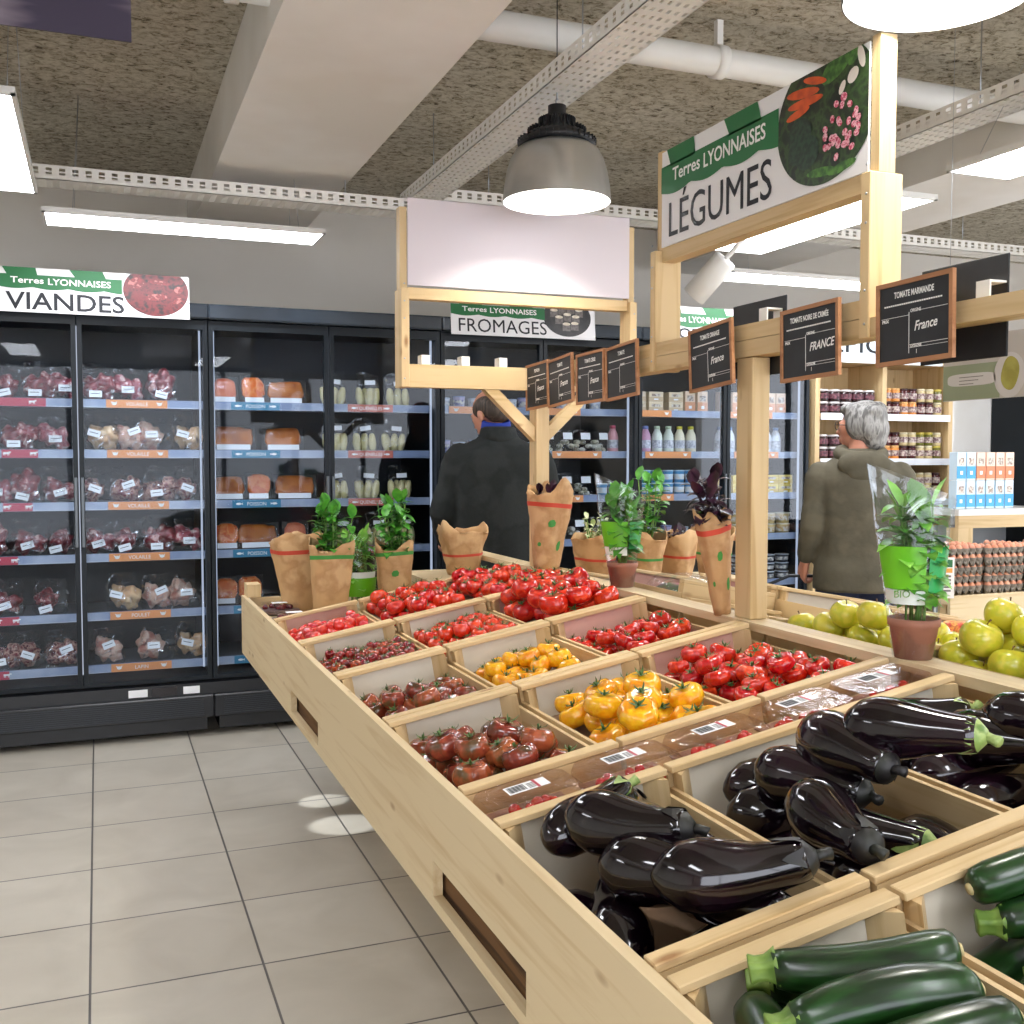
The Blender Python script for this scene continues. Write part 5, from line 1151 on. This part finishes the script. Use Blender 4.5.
for lab, x, y, band, herb, sd, s in (('kraft wrapped white flowering herb behind the potted herb', 1.80, 3.66, 'r', (pm('white_flower', '#d9dcb8', '#a8bf7c', scale=30), .07, 8, (.02, .035)), 21, 1.0), ('kraft wrapped bushy green herb with a green band, right of the potted herb', 1.99, 3.62, 'g', (LEAFG, .22, 10, (.05, .07)), 24, 1.0),
        ('kraft wrapped dark herb with a red band, second from the right', 2.16, 3.66, 'r', (PURP, .02, 5, (.03, .04)), 27, 1.0), ('kraft wrapped green herb with a green band, nearest the near post', 2.36, 3.70, 'g', (LEAFG, .08, 6, (.03, .045)), 30, 1.0)):
    kraft_bag(lab, TM(x, y, .925, 0, 0, sd), .062, .095, .185, band, sd, herb, bandv=.5, logo=False)
DSP = bpy.data.objects['produce_display']
MB().box(1.60-XE, 2.49-XE, 3.56, 3.90, .89, .922).build('herb_shelf', BX, DSP)
MB().box(1.65-XE, 2.45-XE, 3.66, 3.68, .62, .89).build('shelf_riser', BX, DSP)
MB().box(1.21-XE, 1.52-XE, 3.92, 4.35, .895, .928).build('herb_shelf', BX, DSP); MB().box(.80-XE, 1.10-XE, 3.84, 4.3, .62, .779).box(1.23-XE, 1.50-XE, 3.96, 4.3, .62, .895).build('shelf_riser', BX, DSP)
def bag_sleeve(t, rb, rt, z0, z1, prints, seed, flat=.6, lean=.0, skew=.0, tb=.0):
    n = 36
    def pt(a, u, off=0):
        r = rb+(rt-rb)*u; f = 1-(1-flat)*u; q = 1+.05*noise.noise(Vector((math.cos(a)*2+seed, math.sin(a)*2, u*3)))
        return (((r*q)+off)*math.cos(a)*(1+.15*u)+lean*u, ((r*q)*f+off)*math.sin(a), z0+(z1-z0)*u+(skew*math.cos(a)*u if u > .8 else 0))
    b = MB(); b.loft([[pt(2*PI*i/n, k/12) for i in range(n)] for k in range(13)], cap0=False, cap1=False); b.build('clear_sleeve', film('sleeve_film', tint='#f6fbff', base=.05, streak=.35, rough=.1, scale=11, lo=.55, hi=.75), t)
    for nm, m, a0, a1, u0, u1, lab in prints:
        c = MB(); v = []; K = 14
        for i in range(K+1):
            for j in range(6): v.append(pt(a0+(a1-a0)*i/K, u0+(u1-u0)*j/5, .0012))
        c.add(v, [(6*i+j, 6*i+6+j, 6*i+7+j, 6*i+j+1) for i in range(K) for j in range(5)], 0, True); o = c.build(nm, m, t)
        if lab: o['label'] = lab
    return pt
GRN = pm('sleeve_print_lime', '#5fae12', '#6cbc1c', scale=3, rough=.35); GRD = pm('sleeve_print_green', '#2f8a3a', '#2a9a52', scale=3, rough=.35); WPR = pm('sleeve_print_white', '#dfe6de', rough=.4)
def sleeved_pot(label, M, h, seed, big=True, r=.047):
    t = thing('potted_herb', label, 'potted herb', M=M, group='potted herbs in clear printed sleeves')
    MB().lathe([(r*.74, 0), (r*.97, .062), (r*1.04, .064), (r*1.06, .078), (r*.98, .079), (r*.92, .070)], 28).build('pot', TERRA, t)
    MB().lathe([(0, .069), (r*.93, .0695)], 20, cap0=False, cap1=False).build('soil', SOIL, t)
    lv, st = foliage(random.Random(seed), .068, h*.86, r*.85, 14, L=(.042, .07), w=.6, pairs=7); lv.build('leaves', LIGHTG if big else LEAFG, t); st.build('stems', STEMG, t)
    pr = [('printed_label', GRN, -2.9, -1.35, .40, .64, 'lime green printed sleeve panel'), ('printed_label', GRD, -1.25, .1, .38, .64, 'darker green printed sleeve panel'), ('white_strip', WPR, -2.9, -1.35, .315, .395, None)]
    pt = bag_sleeve(t, r*.82, r*1.55, .0, h, pr, seed, lean=-.008, skew=-.035, flat=.75)
    a = -2.2; p = pt(a, .34, .003); text('BIO', t, .02, (p[0]-.014, p[1]-.012, p[2]+.006), pm('bio_green', '#5a8a30'), rot=(R(90), 0, R(10)), ext=.0003)
    c = MB(); c.lathe([(r*1.0, .078), (r*.97, .10)], 20, cap0=False, cap1=False)
    return t
sleeved_pot('potted basil in a clear green-printed sleeve, in front of the apples', TM(PXc-.0, 1.66, zb, 0, 0, R(-30), 1.04), .345, 2)
sleeved_pot('potted herb in a clear sleeve on the ridge between the two posts', TM(PXc, 2.93, zb, 0, 0, R(-20), 1.0), .325, 5, big=False)
t = thing('herb_bag', 'clear green-printed bag of basil leaves between the kraft herbs', 'herb bag', (.985, 4.20, .797))
lv, st = foliage(random.Random(8), .03, .30, .07, 18, L=(.04, .062)); lv.build('leaves', LIGHTG, t); st.build('stems', STEMG, t)
bag_sleeve(t, .06, .082, .0, .31, [('printed_label', GRN, -2.95, -.1, .18, .42, 'lime green printed band'), ('white_strip', WPR, -2.5, -.6, .42, .50, None)], 4, flat=.75)
for i, (x, y, lab) in enumerate(((.66, 4.18, 'left'), (.67, 3.90, 'front'), (1.0, 3.86, 'middle'))):
    t = thing('produce_pack', 'flat clear pack of dark berries at the far left end, %s one' % lab, 'food pack', (x, y, MIDS+.001), group='flat clear packs at the far end'); MB().box(-.075, .075, -.055, .055, 0, .02, bev=.004).build('tray', pm('tray_clear_grey', '#6d5a58', rough=.3), t)
    b = MB(); rr = random.Random(i)
    for k in range(22): b.ball((rr.uniform(-.055, .055), rr.uniform(-.04, .04), .026), .011, 8, 6)
    b.build('berries', pm('berry_dark', '#4a1d28', '#7a3438', scale=20, rough=.25), t); MB().box(-.07, .07, -.05, .05, .035, .042, bev=.003).build('clear_lid', FILMP, t); MB().box(-.03, .03, -.02, .02, .0425, .043).build('price_label', LABELW, t)
# ------------------------------------------------------------------ eggs
EGGM = pm('egg_shell', '#d99a7c', '#c98262', scale=2, rough=.5, rnd_obj=.12); TRAYG = pm('egg_tray_pulp', '#8d857a', '#7b7368', scale=30, rough=.95, bump=.3)
def egg_tray():
    t = thing('egg_tray', 'x', 'egg tray'); n = 6; p = .047; b = MB(); K = 30
    v = []
    for i in range(K+1):
        for j in range(K+1):
            x, y = i/K*n*p, j/K*n*p; z = .028+.022*-math.cos(2*PI*x/p)*.5+.022*-math.cos(2*PI*y/p)*.5
            v.append((x, y, z-.028))
    # dimpled pulp sheet with thickness
    m = len(v); v2 = [(x, y, z-.004) for x, y, z in v]
    F = [(i*(K+1)+j, (i+1)*(K+1)+j, (i+1)*(K+1)+j+1, i*(K+1)+j+1) for i in range(K) for j in range(K)]
    b.add(v+v2, F+[tuple(reversed([m+q for q in f])) for f in F], 0, True)
    for i in range(n):
        for x in (.018, n*p-.018): b.lathe([(.010, -.036), (.017, -.012), (.022, .012)], 10, o=(x, (i+.5)*p, 0), cap1=False)
        for y in (.018, n*p-.018): b.lathe([(.010, -.036), (.017, -.012), (.022, .012)], 10, o=((i+.5)*p, y, 0), cap1=False)
    b.build('pulp_tray', TRAYG, t)
    for i in range(n):
        for j in range(n):
            if i in (0, n-1) or j in (0,) : 
                e = MB(); e.ball((0, 0, 0), (.0205, .0205, .028), 10, 8); q = EG[0] if EG else None
                if not EG: EG.append(e.mesh('egg', EGGM))
                o = link('egg', EG[0], t, ((i+.5)*p, (j+.5)*p, .006))
    return t
EG = []; ET = Pool(egg_tray()); STK = [(4.40, 4.52, 5), (4.69, 4.50, 5), (4.98, 4.48, 5)]
for s_, (x, y, n) in enumerate(STK):
    for k in range(n):
        z = .645+k*.053+.024
        ET.put(TM(x+(k*7%3-1)*.006, y+(k*5%3-1)*.005, z+.012), 'grey egg tray, %s in the %s stack of eggs' % (['lowest', 'second from below', 'middle', 'second from the top', 'topmost'][k], ['left', 'middle', 'right'][s_]), 'stacked egg trays')
t = thing('egg_table', 'pale wooden table under the stacked egg trays', 'table', (4.32, 4.42, 0)); MB().box(0, 1.2, 0, .5, .61, .64).build('table_top', BX, t); MB().box(0, 1.2, -.02, 0, .36, .66).build('front_board', BX, t)
for x in (.02, 1.1): MB().box(x, x+.06, .03, .09, 0, .61).box(x, x+.06, .4, .46, 0, .61).build('leg', WZ, t)
t = thing('price_sign', 'small colour price card with red plums behind the apples', 'price sign', M=Matrix.Translation((2.33, 2.50, .985)) @ Matrix.Rotation(R(-24), 4, 'Z') @ RXM)
MB().box(0, .105, 0, .125, -.002, 0).build('card', PURE, t); MB().box(.006, .099, .095, .118, 0, .0006).build('green_heading', GREEN, t); MB().box(.006, .099, .078, .092, 0, .0006).build('orange_band', pm('card_orange', '#e0a040'), t)
blobs(t, 'printed_plums', pm('card_plum', '#a02c3c'), [(.018, .058, .011, .012, 0), (.04, .06, .011, .012, 0), (.02, .03, .011, .013, 0), (.042, .032, .011, .013, 0)], .0008)
g = MB()
for k in range(5): g.box(.06, .095, .02+k*.011, .026+k*.011, 0, .0006)
g.build('small_print', pm('print_grey', '#6e6c68'), t); s = MB(); s.tube([(.05, 0, -.004), (.05, -.12, -.004)], .003, 6); s.build('stick', STEEL, t)
# ------------------------------------------------------------------ people
SKIN = pm('skin', '#c98f76', '#bf8269', scale=6, rough=.5, sub=.1)
def hand(b, wrist, d, palm_n, side, s=1.0, curl=1.0, grip=True):
    """palm + five bent fingers; d = direction of the fingers, palm_n = side the fingers curl to, side=+1/-1 thumb side"""
    d = Vector(d).normalized(); pn = Vector(palm_n).normalized(); pn = (pn - d*pn.dot(d)).normalized(); sd = d.cross(pn)*side; w = Vector(wrist)
    for k in range(4):
        o = sd*(.030-.020*k)*s; b.tube([w+o*.5, w+d*.045*s+o*.85, w+d*.085*s+o], [.016*s, .0155*s, .0115*s], 10, round_=True)
    for k, L in enumerate((.070, .078, .073, .058)):
        p = w + d*.085*s + sd*(.030-.020*k)*s; L *= s; pts = [p]; ang = 0
        for f, c in ((.42, .75), (.32, 1.15), (.26, .8)):
            ang += c*curl; pts.append(pts[-1] + (d*math.cos(ang)+pn*math.sin(ang))*L*f)
        b.tube(pts, [.0098*s, .0093*s, .0085*s, .0074*s], 9, round_=True)
    th = w + d*.022*s + sd*.030*s
    b.tube([th-sd*.012*s, th+d*.022*s+sd*.014*s+pn*.012*s, th+d*.05*s+sd*.010*s+pn*.030*s, th+d*.066*s-sd*.004*s+pn*.040*s], [.0145*s, .0125*s, .0105*s, .0085*s], 9, round_=True)
def head(b, c, yaw, pitch=0, s=1.0):
    """face toward +Y rotated by yaw"""
    M = Matrix.Translation(c) @ Euler((pitch, 0, yaw)).to_matrix().to_4x4() @ Matrix.Scale(s, 4)
    def el(p, r): b.ball(tuple(M @ Vector(p)), 1.0, 18, 12, M=(M.to_3x3().to_4x4() @ Matrix.Diagonal((*r, 1))))
    el((0, -.012, .03), (.076, .095, .088)); el((0, .03, -.035), (.056, .062, .07)); el((0, .052, -.078), (.032, .03, .026)); el((0, .03, .0), (.066, .068, .07))
    b.tube([M @ Vector((0, .082, .02)), M @ Vector((0, .108, -.022)), M @ Vector((0, .09, -.032))], [.008*s, .014*s, .011*s], 8, round_=True)
    for x in (-1, 1):
        el((x*.078, -.012, -.012), (.009, .02, .032)); el((x*.03, .078, .026), (.02, .012, .007)); el((x*.03, .08, .008), (.014, .01, .009))
    el((0, .09, -.052), (.024, .012, .007)); el((0, .088, -.063), (.02, .011, .006))
    return M
def body_lower(b, H, stance=.09, hip=.5):
    k = H/1.74
    for x in (-1, 1):
        b.tube([(x*.09*k, 0, .90*k), (x*.10*k, .01, .72*k), (x*stance, .01, .48*k), (x*stance, -.015, .28*k), (x*stance, -.01, .08)], [.098*k, .088*k, .058*k, .055*k, .038*k], 16, round_=True)
        b.tube([(x*stance, -.05, .045), (x*(stance+.01), .06, .04), (x*(stance+.02), .16, .03)], [.04, .042, .03], 12, round_=True, sq=.8)
def legs_clothes(t, H, mat, stance=.09):
    b = MB(); k = H/1.74
    for x in (-1, 1): b.tube([(x*.085*k, 0, .93*k), (x*.10*k, .01, .72*k), (x*stance, .01, .48*k), (x*stance, -.01, .28*k), (x*stance, -.01, .07)], [.118*k, .108*k, .08*k, .072*k, .068*k], 18)
    b.ball((0, 0, .92*k), (.175*k, .125*k, .12*k), 18, 10)
    fuse('trousers', b, mat, t, voxel=.012, smooth=4)
    s = MB()
    for x in (-1, 1): s.tube([(x*stance, -.06, .05), (x*(stance+.01), .06, .045), (x*(stance+.02), .17, .035)], [.046, .05, .038], 14, round_=True, sq=.8)
    s2 = [(p[0], p[1], max(p[2], .002)) for p in s.v]; s.v = s2; s.build('shoes', pm('shoe_dark', '#1f1c1a', rough=.5), t)
def torso(b, H, w=1.0, d=1.0):
    k = H/1.74
    pr = [(.88, .165, .12, 0), (1.0, .155, .112, 0), (1.12, .15, .108, 0), (1.26, .175, .12, .0), (1.38, .19, .118, .0), (1.45, .165, .095, -.005), (1.49, .10, .07, -.005), (1.52, .062, .058, 0), (1.58, .056, .056, .012)]
    b.loft([[(rx*w*k*math.cos(a), y+ry*d*k*math.sin(a), z*k) for a in [2*PI*i/28 for i in range(28)]] for z, rx, ry, y in pr])
def coat(t, mat, H, hem, flare, arms, w=1.0, name='coat', puff=1.0, folds=1.0, sl=.062):
    k = H/1.74; b = MB(); rs = []
    pr = [(hem, .215*flare, .165*flare), (hem+.10, .21*flare, .16*flare), (1.0*k, .20, .15), (1.12*k, .198, .148), (1.25*k, .208, .152), (1.37*k, .218, .148), (1.43*k, .205, .13), (1.475*k, .15, .105), (1.505*k, .095, .085), (1.53*k, .08, .078)]
    for z, rx, ry in pr:
        ring = []
        for i in range(40):
            a = 2*PI*i/40; f = 1 + folds*(.018*math.sin(a*7+z*5) + .05*noise.noise(Vector((math.cos(a)*2.2, math.sin(a)*2.2, z*2.6))))*(1 if z < 1.4*k else .2)
            ring.append((rx*w*k*f*math.cos(a), ry*k*f*math.sin(a), z))
        rs.append(ring)
    b.loft(rs)
    for pts in arms:
        P = [Vector(p) for p in pts]; n = []
        for i in range(len(P)-1):
            for u in (0, .25, .5, .75): n.append(P[i].lerp(P[i+1], u))
        n.append(P[-1]); m = len(n); rad = [sl*puff*(1.18-.42*i/(m-1))*(1+.07*math.sin(i*2.3)*folds) for i in range(m)]
        b.tube(n, rad, 18, round_=True)
    return fuse(name, b, mat, t, voxel=.0095, smooth=5)
def hair(t, M, mat, lumps, name='hair', voxel=.007):
    b = MB()
    for p, r in lumps: b.ball(tuple(M @ Vector(p)), 1.0, 16, 12, M=M.to_3x3().to_4x4() @ Matrix.Diagonal((*r, 1)))
    return fuse(name, b, mat, t, voxel=voxel, smooth=2)
# the man: back to the camera, dark coat, head bowed to the left
MH = 1.75; man = thing('person', 'person in a dark green coat with a blue collar, seen from behind before the fridges', 'person', (1.85, 4.86, 0), (0, 0, R(-14)))
b = MB(); torso(b, MH, .95); body_lower(b, MH); k = MH/1.74
armL = [(-.19, 0, 1.41), (-.275, .02, 1.14), (-.24, .20, .985)]; armR = [(.19, 0, 1.41), (.29, -.02, 1.14), (.22, .21, 1.03)]
for A in (armL, armR): b.tube(A, [.052, .042, .028], 14, round_=True)
hand(b, armL[-1], (.10, .9, -.15), (.2, -.2, -1), 1); hand(b, armR[-1], (-.25, .9, 0), (-.3, -.2, -1), -1)
hm = head(b, (-.035, .055, 1.632), R(38), R(-22), 1.04); b.tube([(0, 0, 1.5), (-.02, .03, 1.57)], .056, 14)
fuse('body', b, SKIN, man, voxel=.006, smooth=2)
coat(man, pm('coat_dark_green', '#1d2120', '#171b1a', '#242827', scale=6, rough=.9, bump=.15, bscale=60), MH, .66, 1.08, [[armL[0], armL[1], (-.245, .18, .995)], [armR[0], armR[1], (.225, .19, 1.035)]], w=1.12, sl=.070)
b = MB(); b.lathe([(.09, 1.475), (.098, 1.515), (.088, 1.56), (.078, 1.57), (.07, 1.55)], 30); 
o = b.build('coat_collar', MC['coat_dark_green'], man, loc=(0, -.005, 0))
b = MB(); b.lathe([(.078, 1.50), (.076, 1.56), (.070, 1.60), (.064, 1.605), (.060, 1.57)], 30); b.v = [(x, y, z+.02*y/.07) for x, y, z in b.v]; b.build('blue_collar', pm('collar_blue', '#1c3aa0', '#16308a', scale=8, rough=.8), man, loc=(-.01, .0, 0))
HB = pm('hair_dark_brown', '#3a3028', '#57483c', '#2a221c', scale=16, rough=.6, stretch=(3, 3, .6))
hair(man, hm, HB, [((0, -.055, .0), (.078, .058, .066)), ((-.052, -.02, .028), (.034, .07, .052)), ((.052, -.02, .028), (.034, .07, .052)), ((0, -.08, .045), (.055, .03, .035)), ((0, -.062, -.035), (.05, .036, .03))])
legs_clothes(man, MH, pm('trousers_dark', '#23262c', rough=.9))
# the woman: grey hair, olive parka, looking left
WH = 1.66; wom = thing('person', 'person with grey hair and glasses in an olive parka, holding a basket handle', 'person', (3.34, 3.98, 0), (0, 0, R(-30)))
b = MB(); torso(b, WH, .88); body_lower(b, WH, .08)
aL = [(-.18, 0, 1.33), (-.215, -.015, 1.08), (-.238, .06, .915)]; aR = [(.18, 0, 1.33), (.25, -.01, 1.08), (.22, .14, .93)]
for A in (aL, aR): b.tube(A, [.048, .038, .026], 14, round_=True)
hand(b, aL[-1], (-.12, .35, -.8), (.9, .3, .0), -1, .95, .9); hand(b, aR[-1], (-.1, .8, -.3), (-.9, .1, 0), 1, .95)
wm = head(b, (-.0, .03, 1.555), R(58), R(0), .98); b.tube([(0, 0, 1.42), (0, .015, 1.5)], .05, 14)
fuse('body', b, SKIN, wom, voxel=.006, smooth=2)
OL = pm('parka_olive', '#514c3c', '#4a4536', '#595342', scale=5, rough=.85, bump=.15, bscale=50)
coat(wom, OL, WH, .79, 1.05, [[aL[0], aL[1], (-.235, .045, .95)], [aR[0], aR[1], (.222, .125, .95)]], w=.97, name='parka', sl=.060, folds=.7)
b = MB(); 
for i in range(24):
    a = 2*PI*i/24
    b.ball((.095*math.cos(a), .085*math.sin(a)-.012, 1.435+.02*math.sin(a)), (.033, .033, .034), 12, 8)
b.ball((0, -.10, 1.385), (.125, .045, .065), 18, 12); b.ball((0, -.115, 1.345), (.08, .03, .05), 16, 10)
fuse('hood', b, OL, wom, voxel=.009, smooth=5)
HG = pm('hair_grey', '#6e6c69', '#94928e', '#504e4b', scale=14, rough=.55, stretch=(3, 3, .5))
hair(wom, wm, HG, [((0, -.03, .05), (.095, .105, .085)), ((0, -.065, -.005), (.098, .075, .085)), ((.05, -.02, .02), (.055, .085, .085)), ((-.05, -.03, .02), (.052, .08, .085)), ((0, -.075, -.055), (.075, .055, .055)), ((0, .035, .092), (.07, .06, .035)), ((.03, -.07, .09), (.05, .05, .04)), ((-.03, -.08, .075), (.05, .05, .04))])
legs_clothes(wom, WH, pm('jeans_navy', '#161d33', '#1c2540', scale=30, rough=.9), .08)
g = MB()
for x in (-1, 1): g.tube([wm @ Vector((x*.034+.024*math.cos(a), .098, .014+.020*math.sin(a))) for a in [2*PI*i/14 for i in range(15)]], .0022, 5); g.tube([wm @ Vector((x*.058, .098, .018)), wm @ Vector((x*.08, .05, .016)), wm @ Vector((x*.082, -.01, .01))], .002, 5)
g.tube([wm @ Vector((-.01, .1, .018)), wm @ Vector((.01, .1, .018))], .002, 5); g.build('glasses', pm('glasses_dark', '#3a302c', rough=.3), wom)
# basket she holds
MWm = Matrix.Translation((3.34, 3.98, 0)) @ Matrix.Rotation(R(-30), 4, 'Z'); gp = MWm @ Vector((-.238+.03, .105, .845))
t = thing('shopping_basket', 'black plastic shopping basket held by the person in the olive parka', 'basket', (gp.x-.02, gp.y, gp.z-.30), (0, 0, R(-30)))
b = MB(); w, d, h = .20, .14, .19
for k in range(7): z = k*h/6; s_ = .85+.15*k/6; b.box(-w*s_, w*s_, -d*s_, -d*s_+.004, z, z+.014).box(-w*s_, w*s_, d*s_-.004, d*s_, z, z+.014).box(-w*s_, -w*s_+.004, -d*s_, d*s_, z, z+.014).box(w*s_-.004, w*s_, -d*s_, d*s_, z, z+.014)
for k in range(9):
    x = -w*.85+k*w*1.7/8
    for y in (-1, 1): b.tube([(x, y*d*.85, 0), (x*1.17, y*d*.99, h)], .004, 5)
b.box(-w*.85, w*.85, -d*.85, d*.85, -.003, .003); b.build('basket_body', BLACK, t)
for y in (-1,): b2 = MB(); b2.tube([(-w*.98, 0, h), (-w*.93, 0, h+.06), (-.08, 0, .298), (.08, 0, .298), (w*.93, 0, h+.06), (w*.98, 0, h)], .008, 10); b2.build('carry_handle', BLACK, t)
# ------------------------------------------------------------------ camera, lights, world
cam = bpy.data.cameras.new('camera'); cam.sensor_width = 36; cam.lens = 36*1045/1024; cam.clip_start = .02
co = link('camera', cam, None, (0, 0, 1.41), (R(90-2.9), 0, R(-21.6))); SC.camera = co
w = bpy.data.worlds.new('sky'); SC.world = w; w.use_nodes = True; bg = w.node_tree.nodes['Background']; bg.inputs[0].default_value = lin('#e4e8f2'); bg.inputs[1].default_value = 4.5
def spot(name, loc, target, energy, ang, blend=.3, r=.03, col=(1, .97, .92)):
    l = bpy.data.lights.new(name, 'SPOT'); l.energy = energy; l.spot_size = R(ang); l.spot_blend = blend; l.shadow_soft_size = r; l.color = col
    o = link(name, l, None, loc); o.rotation_euler = (Vector(target)-Vector(loc)).to_track_quat('-Z', 'Y').to_euler(); return o
SC.view_settings.view_transform = 'Standard'; SC.view_settings.look = 'None'; SC.view_settings.gamma = 1; SC.view_settings.use_curve_mapping = False
SC.view_settings.exposure = 0.48
SC.cycles.max_bounces = 8; SC.cycles.transparent_max_bounces = 24; SC.cycles.diffuse_bounces = 4; SC.cycles.glossy_bounces = 3; SC.cycles.sample_clamp_indirect = 6
spot('shop_spot', (4.6, 2.6, 2.6), (3.42, 4.0, 1.3), 60, 14)  # added spot without a fixture, brightens the parka's shoulder
spot('shop_spot', (-1.3, 4.2, 2.85), (.86, 3.93, 0), 450, 4, .5, .01, (.9, .95, 1))  # added spot without a fixture, makes a bright patch on the floor
spot('shop_spot', (-1.3, 4.3, 2.85), (.84, 4.24, 0), 450, 3, .5, .01, (.9, .95, 1))  # second added floor-patch spot, no lamp stands here
spot('shop_spot', (5.9, 3.2, 2.6), (4.8, 4.55, .9), 60, 26)  # added spot without a fixture, brightens the egg trays
